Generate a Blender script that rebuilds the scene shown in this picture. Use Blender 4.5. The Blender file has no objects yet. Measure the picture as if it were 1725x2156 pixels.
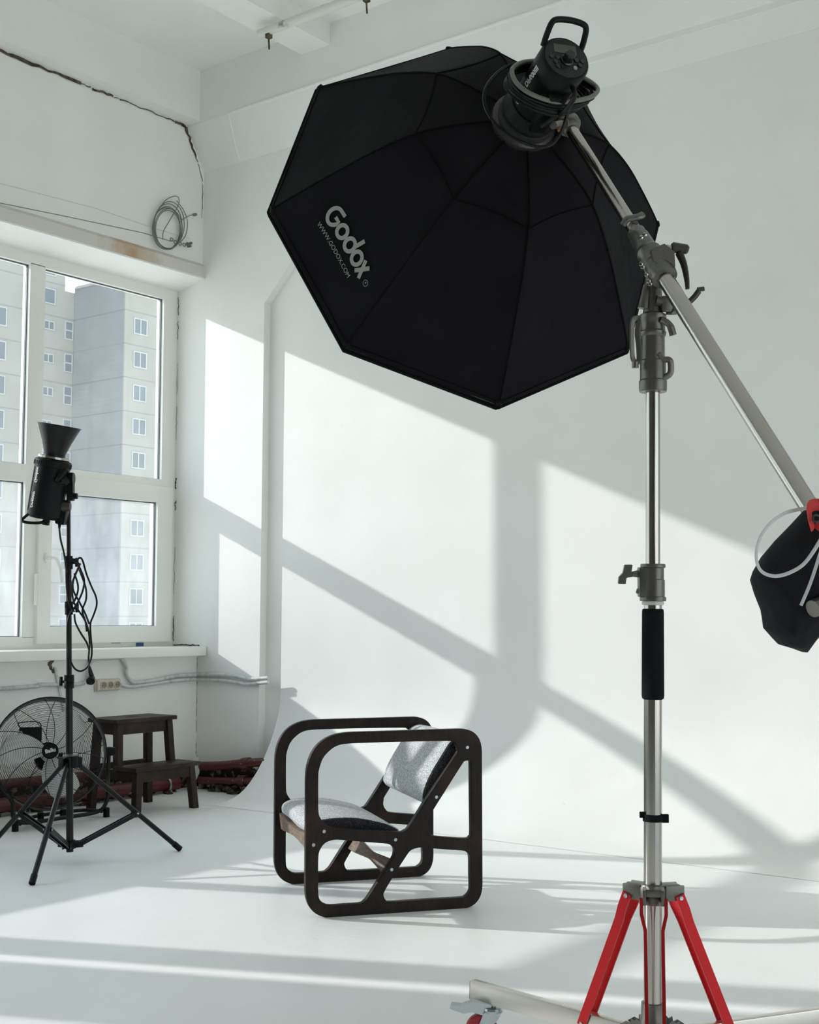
import bpy, bmesh, math, random
from mathutils import Vector, Matrix, noise
random.seed(7)
PI = math.pi
V = Vector
scn = bpy.context.scene
COL = scn.collection

# ------------------------------------------------------------------ camera, world, sun, exposure
F_PX, U0, V0 = 2705.0, 862.5, 1078.0
PITCH = math.atan2(222, 2705.0)
AZ = math.radians(37.29885)
CAM = V((5.997, -5.666, 1.05))
FH = V((-math.sin(AZ), math.cos(AZ), 0)); RT = V((math.cos(AZ), math.sin(AZ), 0)); UZ = V((0, 0, 1))
FW = FH*math.cos(PITCH) + UZ*math.sin(PITCH)
UP = -FH*math.sin(PITCH) + UZ*math.cos(PITCH)
cd = bpy.data.cameras.new('camera'); cam = bpy.data.objects.new('camera', cd); COL.objects.link(cam)
cam.location = CAM; cam.rotation_euler = (PI/2 + PITCH, 0, AZ)
cd.sensor_fit = 'VERTICAL'; cd.sensor_height = 24.0; cd.lens = F_PX/2156*24.0
cd.clip_start = 0.05; cd.clip_end = 600
scn.camera = cam

SUN_STRENGTH = 4.0
WORLD_STRENGTH = 2.7
EXPOSURE = 0.04
sd = bpy.data.lights.new('sun', 'SUN'); sun = bpy.data.objects.new('sun', sd); COL.objects.link(sun)
sd.energy = SUN_STRENGTH; sd.angle = math.radians(0.75); sd.color = (1.0, 0.935, 0.935)
SUN_DIR = V((1, 0.4386, -0.445)).normalized()
sun.rotation_euler = SUN_DIR.to_track_quat('-Z', 'Y').to_euler()
sun.location = (-20, -8, 12)

w = bpy.data.worlds.new('world'); scn.world = w; w.use_nodes = True
nt = w.node_tree; nt.nodes.clear()
out = nt.nodes.new('ShaderNodeOutputWorld'); bg = nt.nodes.new('ShaderNodeBackground')
tc = nt.nodes.new('ShaderNodeTexCoord'); sp = nt.nodes.new('ShaderNodeSeparateXYZ'); cr = nt.nodes.new('ShaderNodeValToRGB')
nt.links.new(tc.outputs['Generated'], sp.inputs[0]); nt.links.new(sp.outputs['Z'], cr.inputs[0])
cr.color_ramp.elements[0].position = 0.0; cr.color_ramp.elements[0].color = (0.80, 0.83, 0.815, 1)
cr.color_ramp.elements[1].position = 0.8; cr.color_ramp.elements[1].color = (0.50, 0.68, 0.88, 1)
e = cr.color_ramp.elements.new(0.25); e.color = (0.74, 0.84, 0.93, 1)
nt.links.new(cr.outputs[0], bg.inputs[0]); bg.inputs[1].default_value = WORLD_STRENGTH
nt.links.new(bg.outputs[0], out.inputs[0])
scn.view_settings.view_transform = 'Standard'; scn.view_settings.look = 'None'
scn.view_settings.exposure = EXPOSURE; scn.view_settings.gamma = 1; scn.view_settings.use_curve_mapping = False
scn.cycles.max_bounces = 14; scn.cycles.diffuse_bounces = 12; scn.cycles.transparent_max_bounces = 16

# ------------------------------------------------------------------ helpers
def ray(x, y): return RT*(x-U0) + UP*(V0-y) + FW*F_PX
def onp(x, y, ax, val):                        # photo pixel -> point on an axis-aligned plane of the room
    d = ray(x, y); return CAM + d*((val-CAM[ax])/d[ax])
def dep(x, y, D): return CAM + ray(x, y)*(D/F_PX)
def frame_from(z, up=UZ):
    z = z.normalized()
    if abs(z.dot(up)) > 0.98: up = V((0, 1, 0))
    x = up.cross(z).normalized(); y = z.cross(x)
    return x, y, z
def mat_of(o, x, y, z):
    return Matrix(((x.x, y.x, z.x, o.x), (x.y, y.y, z.y, o.y), (x.z, y.z, z.z, o.z), (0, 0, 0, 1)))

def smooth_mesh(me, ang=35):
    for p in me.polygons: p.use_smooth = True
    me.set_sharp_from_angle(angle=math.radians(ang))

def link(name, me, m, parent=None, sharp=35, label=None, cat=None, group=None, kind=None):
    o = bpy.data.objects.new(name, me); COL.objects.link(o)
    if m is not None:
        me.materials.clear(); me.materials.append(m)
    if sharp: smooth_mesh(me, sharp)
    if parent is not None:
        o.parent = parent
        t = parent
        T = Matrix.Identity(4)
        while t is not None:
            if t.type == 'EMPTY': T = Matrix.Translation(t.location) @ T
            t = t.parent
        o.matrix_parent_inverse = T.inverted() if parent.type == 'EMPTY' else Matrix.Identity(4)
    if label: o['label'] = label
    if cat: o['category'] = cat
    if group: o['group'] = group
    if kind: o['kind'] = kind
    return o

def obj(name, bm, m, parent=None, **k):
    bmesh.ops.recalc_face_normals(bm, faces=bm.faces[:])
    me = bpy.data.meshes.new(name); bm.to_mesh(me); bm.free()
    return link(name, me, m, parent, **k)

def thing(name, loc, label, cat, group=None):
    o = bpy.data.objects.new(name, None); COL.objects.link(o); o.location = loc
    o.empty_display_size = 0.05
    o['label'] = label; o['category'] = cat
    if group: o['group'] = group
    return o

def BM(): return bmesh.new()
def add_box(bm, lo, hi, M=None, bev=0):
    lo, hi = V(lo), V(hi)
    vs = [bm.verts.new((x, y, z)) for x in (lo.x, hi.x) for y in (lo.y, hi.y) for z in (lo.z, hi.z)]
    fs = [bm.faces.new([vs[i] for i in q]) for q in ((0,1,3,2),(4,6,7,5),(0,4,5,1),(2,3,7,6),(0,2,6,4),(1,5,7,3))]
    if M is not None:
        for v in vs: v.co = M @ v.co
    if bev:
        es = list({e for f in fs for e in f.edges})
        bmesh.ops.bevel(bm, geom=es, offset=bev, segments=2, affect='EDGES', profile=0.6)
def catmull(pts, n=8, closed=False):
    pts = [V(p) for p in pts]; out = []
    m = len(pts)
    rng = range(m) if closed else range(m-1)
    for i in rng:
        p0 = pts[(i-1) % m] if (closed or i > 0) else pts[0]*2-pts[1]
        p1 = pts[i]; p2 = pts[(i+1) % m]
        p3 = pts[(i+2) % m] if (closed or i+2 < m) else pts[-1]*2-pts[-2]
        for k in range(n):
            t = k/n
            out.append(0.5*((2*p1)+(p2-p0)*t+(2*p0-5*p1+4*p2-p3)*t*t+(3*p1-p0-3*p2+p3)*t**3))
    if not closed: out.append(pts[-1])
    return out
def add_tube(bm, pts, r, seg=10, closed=False, flat=None, cap=True, up=None):
    pts = [V(p) for p in pts]; n = len(pts); rs = r if isinstance(r, (list, tuple)) else [r]*n
    rings = []; prev = None
    for i in range(n):
        if closed: t = pts[(i+1) % n]-pts[(i-1) % n]
        else: t = pts[min(i+1, n-1)]-pts[max(i-1, 0)]
        if t.length < 1e-9: t = V((0, 0, 1))
        t.normalize()
        if prev is None:
            ref = up if up is not None else (UZ if abs(t.z) < 0.95 else V((1, 0, 0)))
            x = ref.cross(t).normalized()
        else:
            x = prev-t*prev.dot(t)
            x.normalize()
        prev = x; y = t.cross(x)
        fx, fy = (1, 1) if flat is None else flat
        rings.append([bm.verts.new(pts[i]+(x*math.cos(a)*fx+y*math.sin(a)*fy)*rs[i]) for a in [2*PI*k/seg for k in range(seg)]])
    m = n if closed else n-1
    for i in range(m):
        A, B = rings[i], rings[(i+1) % n]
        for k in range(seg):
            bm.faces.new((A[k], A[(k+1) % seg], B[(k+1) % seg], B[k]))
    if not closed and cap:
        bm.faces.new(rings[0][::-1]); bm.faces.new(rings[-1])
def tube_obj(name, pts, r, m, parent=None, seg=12, **k):
    kk = {a: k.pop(a) for a in ('closed', 'flat', 'up') if a in k}
    bm = BM(); add_tube(bm, pts, r, seg, **kk); return obj(name, bm, m, parent, **k)
def add_lathe(bm, prof, o, axis, seg=32, up=UZ, sx=1, sy=1):
    x, y, z = frame_from(V(axis), up); o = V(o); rings = []
    for r, h in prof:
        if r < 1e-6: rings.append([bm.verts.new(o+z*h)])
        else: rings.append([bm.verts.new(o+z*h+(x*math.cos(a)*sx+y*math.sin(a)*sy)*r) for a in [2*PI*k/seg for k in range(seg)]])
    for A, B in zip(rings, rings[1:]):
        if len(A) == 1 and len(B) == 1: continue
        for k in range(seg):
            a, b = k, (k+1) % seg
            if len(A) == 1: bm.faces.new((A[0], B[b], B[a]))
            elif len(B) == 1: bm.faces.new((A[a], A[b], B[0]))
            else: bm.faces.new((A[a], A[b], B[b], B[a]))
def add_prism(bm, poly, M, h, h0=0.0):         # poly in local xy, from z=h0 to z=h
    A = [bm.verts.new(M @ V((p[0], p[1], h0))) for p in poly]; B = [bm.verts.new(M @ V((p[0], p[1], h))) for p in poly]
    n = len(poly)
    bm.faces.new(A[::-1]); bm.faces.new(B)
    for i in range(n): bm.faces.new((A[i], A[(i+1) % n], B[(i+1) % n], B[i]))
def round_poly(pts, r, n=6):
    out = []; m = len(pts)
    for i in range(m):
        p = V((*pts[i], 0)); a = V((*pts[i-1], 0)); b = V((*pts[(i+1) % m], 0))
        rr = r[i] if isinstance(r, (list, tuple)) else r
        da = (a-p); db = (b-p)
        ang = da.angle(db); t = min(rr/math.tan(ang/2), da.length*.49, db.length*.49)
        s = p+da.normalized()*t; e = p+db.normalized()*t
        for k in range(n+1):
            q = k/n; c = s*(1-q)**2+p*2*q*(1-q)+e*q*q
            out.append((c.x, c.y))
    return out
def curve_mesh(loops, extrude, bevel=0.0, bres=2):
    cu = bpy.data.curves.new('c', 'CURVE'); cu.dimensions = '2D'; cu.fill_mode = 'BOTH'
    cu.extrude = extrude; cu.bevel_depth = bevel; cu.bevel_resolution = bres; cu.resolution_u = 1
    for lp in loops:
        s = cu.splines.new('POLY'); s.points.add(len(lp)-1); s.use_cyclic_u = True
        for i, p in enumerate(lp): s.points[i].co = (p[0], p[1], 0, 1)
    return _conv(cu)
def _conv(cu):
    o = bpy.data.objects.new('tmp', cu); COL.objects.link(o)
    dg = bpy.context.evaluated_depsgraph_get(); dg.update()
    me = bpy.data.meshes.new_from_object(o.evaluated_get(dg))
    bpy.data.objects.remove(o); bpy.data.curves.remove(cu)
    return me
def text_mesh(body, size, bold=0.0, shear=0.0, extrude=0.0, sp=1.0):
    cu = bpy.data.curves.new('t', 'FONT'); cu.body = body; cu.size = size; cu.offset = bold; cu.shear = shear
    cu.extrude = extrude; cu.align_x = 'CENTER'; cu.align_y = 'CENTER'; cu.space_character = sp; cu.resolution_u = 4
    return _conv(cu)
def map_mesh(me, fn):
    for v in me.vertices: v.co = fn(v.co.x, v.co.y, v.co.z)
    me.update(); return me

# ------------------------------------------------------------------ materials
def mat(name, col, rough=0.5, metal=0.0, noise_amt=0.0, nscale=20, col2=None, bump=0.0, bscale=60, spec=0.5, coat=0.0, stretch=None, thr=None):
    m = bpy.data.materials.new(name); m.use_nodes = True; nt = m.node_tree; b = nt.nodes['Principled BSDF']
    b.inputs['Base Color'].default_value = (*col, 1); b.inputs['Roughness'].default_value = rough; b.inputs['Metallic'].default_value = metal
    b.inputs['Specular IOR Level'].default_value = spec; b.inputs['Coat Weight'].default_value = coat
    tc = nt.nodes.new('ShaderNodeTexCoord'); mp = nt.nodes.new('ShaderNodeMapping'); nt.links.new(tc.outputs['Object'], mp.inputs[0])
    if stretch: mp.inputs['Scale'].default_value = stretch
    if col2 is not None:
        n = nt.nodes.new('ShaderNodeTexNoise'); n.inputs['Scale'].default_value = nscale; n.inputs['Detail'].default_value = 6
        nt.links.new(mp.outputs[0], n.inputs[0])
        r = nt.nodes.new('ShaderNodeValToRGB'); lo, hi = thr if thr else (0.35, 0.65)
        r.color_ramp.elements[0].position = lo; r.color_ramp.elements[1].position = hi
        r.color_ramp.elements[0].color = (*col, 1); r.color_ramp.elements[1].color = (*col2, 1)
        nt.links.new(n.outputs[0], r.inputs[0]); nt.links.new(r.outputs[0], b.inputs['Base Color'])
    if bump:
        n2 = nt.nodes.new('ShaderNodeTexNoise'); n2.inputs['Scale'].default_value = bscale; n2.inputs['Detail'].default_value = 5
        nt.links.new(mp.outputs[0], n2.inputs[0])
        bp = nt.nodes.new('ShaderNodeBump'); bp.inputs['Strength'].default_value = bump; bp.inputs['Distance'].default_value = 0.01
        nt.links.new(n2.outputs[0], bp.inputs['Height']); nt.links.new(bp.outputs[0], b.inputs['Normal'])
    return m

def wall_mat(name, col, dirt_h=0.0):
    m = mat(name, col, 0.62, 0, spec=0.3)
    nt = m.node_tree; b = nt.nodes['Principled BSDF']; L = nt.links.new
    tc = nt.nodes.new('ShaderNodeTexCoord')
    n1 = nt.nodes.new('ShaderNodeTexNoise'); n1.inputs['Scale'].default_value = 1.7; n1.inputs['Detail'].default_value = 5; L(tc.outputs['Object'], n1.inputs[0])
    r1 = nt.nodes.new('ShaderNodeValToRGB'); r1.color_ramp.elements[0].position = .3; r1.color_ramp.elements[1].position = .7
    r1.color_ramp.elements[0].color = (col[0]*.93, col[1]*.93, col[2]*.92, 1); r1.color_ramp.elements[1].color = (*col, 1)
    L(n1.outputs[0], r1.inputs[0]); last = r1.outputs[0]
    # small scuffs
    n2 = nt.nodes.new('ShaderNodeTexNoise'); n2.inputs['Scale'].default_value = 9; n2.inputs['Detail'].default_value = 8; n2.inputs['Roughness'].default_value = .7; L(tc.outputs['Object'], n2.inputs[0])
    r2 = nt.nodes.new('ShaderNodeValToRGB'); r2.color_ramp.elements[0].position = .70; r2.color_ramp.elements[1].position = .76
    r2.color_ramp.elements[0].color = (0, 0, 0, 1); r2.color_ramp.elements[1].color = (.5, .5, .5, 1)
    L(n2.outputs[0], r2.inputs[0])
    mx = nt.nodes.new('ShaderNodeMixRGB'); mx.inputs[2].default_value = (.40, .38, .34, 1); L(r2.outputs[0], mx.inputs[0]); L(last, mx.inputs[1]); last = mx.outputs[0]
    if dirt_h:
        sp = nt.nodes.new('ShaderNodeSeparateXYZ'); L(tc.outputs['Object'], sp.inputs[0])
        n3 = nt.nodes.new('ShaderNodeTexNoise'); n3.inputs['Scale'].default_value = 14; n3.inputs['Detail'].default_value = 6; L(tc.outputs['Object'], n3.inputs[0])
        ma = nt.nodes.new('ShaderNodeMath'); ma.operation = 'MULTIPLY_ADD'; ma.inputs[1].default_value = 0.10; L(n3.outputs[0], ma.inputs[0]); L(sp.outputs['Z'], ma.inputs[2])
        mr = nt.nodes.new('ShaderNodeMapRange'); mr.inputs['From Min'].default_value = dirt_h+.05; mr.inputs['From Max'].default_value = dirt_h+.065
        mr.inputs['To Min'].default_value = 1; mr.inputs['To Max'].default_value = 0; L(ma.outputs[0], mr.inputs[0])
        n4 = nt.nodes.new('ShaderNodeTexNoise'); n4.inputs['Scale'].default_value = 22; n4.inputs['Detail'].default_value = 5; L(tc.outputs['Object'], n4.inputs[0])
        r4 = nt.nodes.new('ShaderNodeValToRGB'); r4.color_ramp.elements[0].position = .52; r4.color_ramp.elements[1].position = .62
        r4.color_ramp.elements[0].color = (.025, .014, .010, 1); r4.color_ramp.elements[1].color = (.28, .26, .22, 1); L(n4.outputs[0], r4.inputs[0])
        m2 = nt.nodes.new('ShaderNodeMixRGB'); L(mr.outputs[0], m2.inputs[0]); L(last, m2.inputs[1]); L(r4.outputs[0], m2.inputs[2]); last = m2.outputs[0]
    L(last, b.inputs['Base Color'])
    n5 = nt.nodes.new('ShaderNodeTexNoise'); n5.inputs['Scale'].default_value = 18; n5.inputs['Detail'].default_value = 7; L(tc.outputs['Object'], n5.inputs[0])
    bp = nt.nodes.new('ShaderNodeBump'); bp.inputs['Strength'].default_value = .25; bp.inputs['Distance'].default_value = .004
    L(n5.outputs[0], bp.inputs['Height']); L(bp.outputs[0], b.inputs['Normal'])
    return m

M_WALL = wall_mat('white_wall_paint', (.885, .883, .865))
M_WALLD = wall_mat('white_wall_paint_broken_base', (.885, .883, .865), dirt_h=0.14)
M_CYC = mat('cove_paint', (.885, .883, .875), .5, col2=(.865, .863, .855), nscale=2.5, bump=.08, bscale=9, spec=.3)
M_FLOOR = mat('floor_paint', (.88, .885, .875), .42, col2=(.84, .845, .83), nscale=1.8, bump=.1, bscale=30, spec=.35)
M_CEIL = wall_mat('ceiling_paint', (.89, .895, .87))
M_PVC = mat('window_plastic', (.86, .865, .82), .35, spec=.4)
M_GASK = mat('rubber_gasket', (.10, .12, .13), .4)
M_SPACER = mat('glazing_spacer', (.45, .50, .54), .3, .8)
M_BLACKP = mat('black_plastic', (.005, .005, .006), .42, spec=.16, bump=.05, bscale=400)
M_BLACKM = mat('black_metal', (.005, .005, .006), .34, 0.0, spec=.28)
M_TXT = mat('white_print', (.72, .72, .70), .5)
M_TXTG = mat('grey_print', (.30, .29, .27), .6)
M_FABB = mat('black_softbox_fabric', (.0045, .0042, .0055), .8, col2=(.007, .0065, .008), nscale=8, spec=.12, bump=.25, bscale=25)
M_SEAM = mat('black_seam_tape', (.0035, .0035, .004), .8, spec=.08)
M_DIFF = mat('white_diffuser', (.8, .8, .8), .7)
M_CHROME = mat('brushed_steel', (.42, .40, .37), .19, 1.0, bump=.03, bscale=90, stretch=(1, 1, .02))
M_CAST = mat('grey_cast_metal', (.145, .14, .125), .36, .75, bump=.08, bscale=300)
M_DKCAST = mat('dark_lever_metal', (.055, .05, .046), .35, .5)
M_STEEL = mat('worn_steel_bar', (.66, .63, .58), .28, 1.0, col2=(.52, .46, .38), nscale=6, thr=(.5, .72))
M_ZINC = mat('zinc_plating', (.45, .50, .52), .28, .85, col2=(.45, .50, .52), nscale=40)
M_RED = mat('red_anodised_metal', (.50, .022, .026), .28, .75)
M_REDP = mat('red_plastic', (.35, .01, .02), .4)
M_FOAM = mat('black_foam', (.007, .007, .009), .9, spec=.15, bump=.3, bscale=500)
M_BAG = mat('black_canvas', (.010, .010, .012), .8, spec=.2, bump=.3, bscale=60)
M_STRAP = mat('grey_webbing', (.58, .60, .59), .6)
M_REDS = mat('red_webbing', (.50, .02, .02), .6)
M_CABLE = mat('black_cable', (.005, .005, .0055), .38, spec=.25)
M_CABG = mat('grey_cable', (.15, .148, .125), .45, bump=.2, bscale=120)
M_CONDU = mat('painted_conduit', (.62, .64, .63), .5, col2=(.36, .38, .38), nscale=30, thr=(.5, .75), bump=.2, bscale=80)
M_SOCK = mat('cream_plastic', (.62, .58, .48), .4)
M_SOCKD = mat('socket_recess', (.30, .25, .18), .6)
M_HOLE = mat('dark_hole', (.01, .01, .01), .8)
M_PIPE = mat('brown_red_pipe_paint', (.085, .010, .008), .42, col2=(.40, .34, .30), nscale=45, thr=(.66, .72), bump=.25, bscale=50)
M_CRACK = mat('broken_plaster', (.030, .022, .014), .9, col2=(.16, .12, .08), nscale=30)
M_RUST = mat('rust_stained_plaster', (.66, .64, .58), .7, bump=.2, bscale=30)
def _stain(m):
    nt = m.node_tree; b = nt.nodes['Principled BSDF']; L = nt.links.new
    tc = nt.nodes.new('ShaderNodeTexCoord'); sp = nt.nodes.new('ShaderNodeSeparateXYZ'); L(tc.outputs['Object'], sp.inputs[0])
    a = nt.nodes.new('ShaderNodeMath'); a.operation = 'ADD'; a.inputs[1].default_value = .60; L(sp.outputs['Y'], a.inputs[0])
    a2 = nt.nodes.new('ShaderNodeMath'); a2.operation = 'ABSOLUTE'; L(a.outputs[0], a2.inputs[0])
    n = nt.nodes.new('ShaderNodeTexNoise'); n.inputs['Scale'].default_value = 12; n.inputs['Detail'].default_value = 6; L(tc.outputs['Object'], n.inputs[0])
    a3 = nt.nodes.new('ShaderNodeMath'); a3.operation = 'MULTIPLY_ADD'; a3.inputs[1].default_value = .35; L(n.outputs[0], a3.inputs[0]); L(a2.outputs[0], a3.inputs[2])
    r = nt.nodes.new('ShaderNodeValToRGB'); r.color_ramp.elements[0].position = .18; r.color_ramp.elements[1].position = .42
    r.color_ramp.elements[0].color = (.50, .34, .20, 1); r.color_ramp.elements[1].color = (.68, .66, .60, 1); L(a3.outputs[0], r.inputs[0]); L(r.outputs[0], b.inputs['Base Color'])
_stain(M_RUST)
M_WIRE = mat('wire_rope', (.20, .23, .21), .45, .5)
M_BLUE = mat('blue_tape', (.02, .10, .28), .5)
M_FANB = mat('white_fan_blade', (.80, .82, .80), .3)
M_SCREEN = mat('grey_lcd', (.075, .085, .07), .3)
M_PANEL = mat('dark_grey_panel', (.020, .019, .021), .5, spec=.3)
M_BTN = mat('black_button', (.010, .010, .011), .25)
M_BLAD = mat('alu_reflector', (.75, .75, .75), .15, 1.0)
M_BRICKB = None

def wood(name, c1, c2, rough=.45, st=(30, 30, 3), worn=None, spec=.5):
    m = bpy.data.materials.new(name); m.use_nodes = True; nt = m.node_tree; b = nt.nodes['Principled BSDF']; L = nt.links.new
    tc = nt.nodes.new('ShaderNodeTexCoord'); mp = nt.nodes.new('ShaderNodeMapping'); mp.inputs['Scale'].default_value = st
    L(tc.outputs['Object'], mp.inputs[0])
    n = nt.nodes.new('ShaderNodeTexNoise'); n.inputs['Scale'].default_value = 4; n.inputs['Detail'].default_value = 8; n.inputs['Roughness'].default_value = .65; L(mp.outputs[0], n.inputs[0])
    r = nt.nodes.new('ShaderNodeValToRGB'); r.color_ramp.elements[0].position = .35; r.color_ramp.elements[1].position = .72
    r.color_ramp.elements[0].color = (*c1, 1); r.color_ramp.elements[1].color = (*c2, 1); L(n.outputs[0], r.inputs[0]); last = r.outputs[0]
    if worn:
        n2 = nt.nodes.new('ShaderNodeTexNoise'); n2.inputs['Scale'].default_value = 7; n2.inputs['Detail'].default_value = 6; L(tc.outputs['Object'], n2.inputs[0])
        r2 = nt.nodes.new('ShaderNodeValToRGB'); r2.color_ramp.elements[0].position = .50; r2.color_ramp.elements[1].position = .78
        r2.color_ramp.elements[0].color = (0, 0, 0, 1); r2.color_ramp.elements[1].color = (.8, .8, .8, 1); L(n2.outputs[0], r2.inputs[0])
        mx = nt.nodes.new('ShaderNodeMixRGB'); mx.inputs[2].default_value = (*worn, 1); L(r2.outputs[0], mx.inputs[0]); L(last, mx.inputs[1]); last = mx.outputs[0]
    L(last, b.inputs['Base Color']); b.inputs['Roughness'].default_value = rough; b.inputs['Specular IOR Level'].default_value = spec
    bp = nt.nodes.new('ShaderNodeBump'); bp.inputs['Strength'].default_value = .15; bp.inputs['Distance'].default_value = .003
    L(n.outputs[0], bp.inputs['Height']); L(bp.outputs[0], b.inputs['Normal'])
    return m
M_CHW = wood('dark_stained_plywood', (.0055, .0035, .003), (.020, .012, .008), .5, (40, 40, 4), worn=(.045, .024, .014), spec=.22)
M_STRW = wood('pale_worn_wood', (.10, .062, .042), (.30, .22, .165), .5, (6, 6, 40))
M_STOOL = wood('brown_stained_wood', (.012, .0055, .0045), (.035, .018, .014), .5, (40, 8, 8), worn=(.055, .034, .027), spec=.25)

def fabric():
    m = bpy.data.materials.new('grey_woven_wool'); m.use_nodes = True; nt = m.node_tree; b = nt.nodes['Principled BSDF']; L = nt.links.new
    tc = nt.nodes.new('ShaderNodeTexCoord')
    n = nt.nodes.new('ShaderNodeTexNoise'); n.inputs['Scale'].default_value = 520; n.inputs['Detail'].default_value = 1; L(tc.outputs['Object'], n.inputs[0])
    n3 = nt.nodes.new('ShaderNodeTexNoise'); n3.inputs['Scale'].default_value = 190; n3.inputs['Detail'].default_value = 2; L(tc.outputs['Object'], n3.inputs[0])
    ad = nt.nodes.new('ShaderNodeMath'); ad.operation = 'MULTIPLY_ADD'; ad.inputs[1].default_value = .35; L(n3.outputs[0], ad.inputs[0]); L(n.outputs[0], ad.inputs[2])
    r = nt.nodes.new('ShaderNodeValToRGB'); r.color_ramp.elements[0].position = .54; r.color_ramp.elements[1].position = .76
    r.color_ramp.elements[0].color = (.09, .095, .105, 1); r.color_ramp.elements[1].color = (.78, .80, .82, 1)
    L(ad.outputs[0], r.inputs[0]); L(r.outputs[0], b.inputs['Base Color']); b.inputs['Roughness'].default_value = .9; b.inputs['Specular IOR Level'].default_value = .2
    bp = nt.nodes.new('ShaderNodeBump'); bp.inputs['Strength'].default_value = .5; bp.inputs['Distance'].default_value = .002
    L(n.outputs[0], bp.inputs['Height']); L(bp.outputs[0], b.inputs['Normal'])
    return m
M_FABRIC = fabric()
M_FABDK = mat('charcoal_wool', (.012, .012, .014), .95, col2=(.12, .12, .125), nscale=480, thr=(.48, .70), spec=.1)

def glass(name, dust, streak=False):
    m = bpy.data.materials.new(name); m.use_nodes = True; nt = m.node_tree; nt.nodes.clear(); L = nt.links.new
    out = nt.nodes.new('ShaderNodeOutputMaterial'); tr = nt.nodes.new('ShaderNodeBsdfTransparent'); tr.inputs[0].default_value = (.94, .965, .96, 1)
    gl = nt.nodes.new('ShaderNodeBsdfGlossy'); gl.inputs['Roughness'].default_value = .02
    fr = nt.nodes.new('ShaderNodeFresnel')
    ge = nt.nodes.new('ShaderNodeNewGeometry'); io = nt.nodes.new('ShaderNodeMapRange'); io.inputs['To Min'].default_value = 1.45; io.inputs['To Max'].default_value = 1/1.45
    L(ge.outputs['Backfacing'], io.inputs[0]); L(io.outputs[0], fr.inputs[0])   # same pane reflectance from either side
    m1 = nt.nodes.new('ShaderNodeMixShader'); L(fr.outputs[0], m1.inputs[0]); L(tr.outputs[0], m1.inputs[1]); L(gl.outputs[0], m1.inputs[2])
    tl = nt.nodes.new('ShaderNodeBsdfTranslucent'); tl.inputs[0].default_value = (.90, .95, .96, 1)
    tc = nt.nodes.new('ShaderNodeTexCoord'); n = nt.nodes.new('ShaderNodeTexNoise'); n.inputs['Scale'].default_value = 3.2; n.inputs['Detail'].default_value = 8; n.inputs['Roughness'].default_value = .65
    mp = nt.nodes.new('ShaderNodeMapping'); L(tc.outputs['Object'], mp.inputs[0]); L(mp.outputs[0], n.inputs[0])
    if streak: mp.inputs['Scale'].default_value = (1, 2.6, .9)
    sp = nt.nodes.new('ShaderNodeSeparateXYZ'); L(tc.outputs['Object'], sp.inputs[0])
    zr = nt.nodes.new('ShaderNodeMapRange'); zr.inputs['From Min'].default_value = .95; zr.inputs['From Max'].default_value = 2.9
    zr.inputs['To Min'].default_value = dust*1.35; zr.inputs['To Max'].default_value = dust*.45; L(sp.outputs['Z'], zr.inputs[0])
    r = nt.nodes.new('ShaderNodeMapRange'); r.inputs['From Min'].default_value = .35; r.inputs['From Max'].default_value = .72
    r.inputs['To Min'].default_value = .7; r.inputs['To Max'].default_value = 1.7; L(n.outputs[0], r.inputs[0])
    mu = nt.nodes.new('ShaderNodeMath'); mu.operation = 'MULTIPLY'; L(zr.outputs[0], mu.inputs[0]); L(r.outputs[0], mu.inputs[1])
    m2 = nt.nodes.new('ShaderNodeMixShader'); L(mu.outputs[0], m2.inputs[0]); L(m1.outputs[0], m2.inputs[1]); L(tl.outputs[0], m2.inputs[2])
    L(m2.outputs[0], out.inputs[0])
    return m
M_REAR = wall_mat('dark_unseen_walls', (.20, .19, .175))  # unseen walls, made dark to cut bounce onto the back wall
M_GLASS = glass('dusty_glass', .03)
M_GLASSD = glass('dirty_frosted_glass', .055, True)

def facade(name, col, rib=0.0, z0=0.0):
    m = mat(name, col, .85, spec=.1); nt = m.node_tree; b = nt.nodes['Principled BSDF']; L = nt.links.new
    tc = nt.nodes.new('ShaderNodeTexCoord'); sp = nt.nodes.new('ShaderNodeSeparateXYZ'); L(tc.outputs['Object'], sp.inputs[0])
    def lines(per, wid, off):
        a = nt.nodes.new('ShaderNodeMath'); a.operation = 'ADD'; a.inputs[1].default_value = 1000*per-off; L(sp.outputs['Z'], a.inputs[0])
        mo = nt.nodes.new('ShaderNodeMath'); mo.operation = 'MODULO'; mo.inputs[1].default_value = per; L(a.outputs[0], mo.inputs[0])
        lt = nt.nodes.new('ShaderNodeMath'); lt.operation = 'LESS_THAN'; lt.inputs[1].default_value = wid; L(mo.outputs[0], lt.inputs[0]); return lt
    n = nt.nodes.new('ShaderNodeTexNoise'); n.inputs['Scale'].default_value = .35; n.inputs['Detail'].default_value = 6; L(tc.outputs['Object'], n.inputs[0])
    r = nt.nodes.new('ShaderNodeValToRGB'); r.color_ramp.elements[0].position = .3; r.color_ramp.elements[1].position = .7
    r.color_ramp.elements[0].color = (col[0]*.88, col[1]*.88, col[2]*.88, 1); r.color_ramp.elements[1].color = (*col, 1); L(n.outputs[0], r.inputs[0])
    mx = nt.nodes.new('ShaderNodeMixRGB'); mx.inputs[2].default_value = (col[0]*.72, col[1]*.72, col[2]*.74, 1)
    L(lines(2.84, .11, z0).outputs[0], mx.inputs[0]); L(r.outputs[0], mx.inputs[1]); last = mx.outputs[0]
    if rib:
        m3 = nt.nodes.new('ShaderNodeMixRGB'); m3.inputs[2].default_value = (col[0]*.9, col[1]*.9, col[2]*.92, 1)
        L(lines(.42, .07, z0).outputs[0], m3.inputs[0]); L(last, m3.inputs[1]); last = m3.outputs[0]
    L(last, b.inputs['Base Color']); return m
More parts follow.
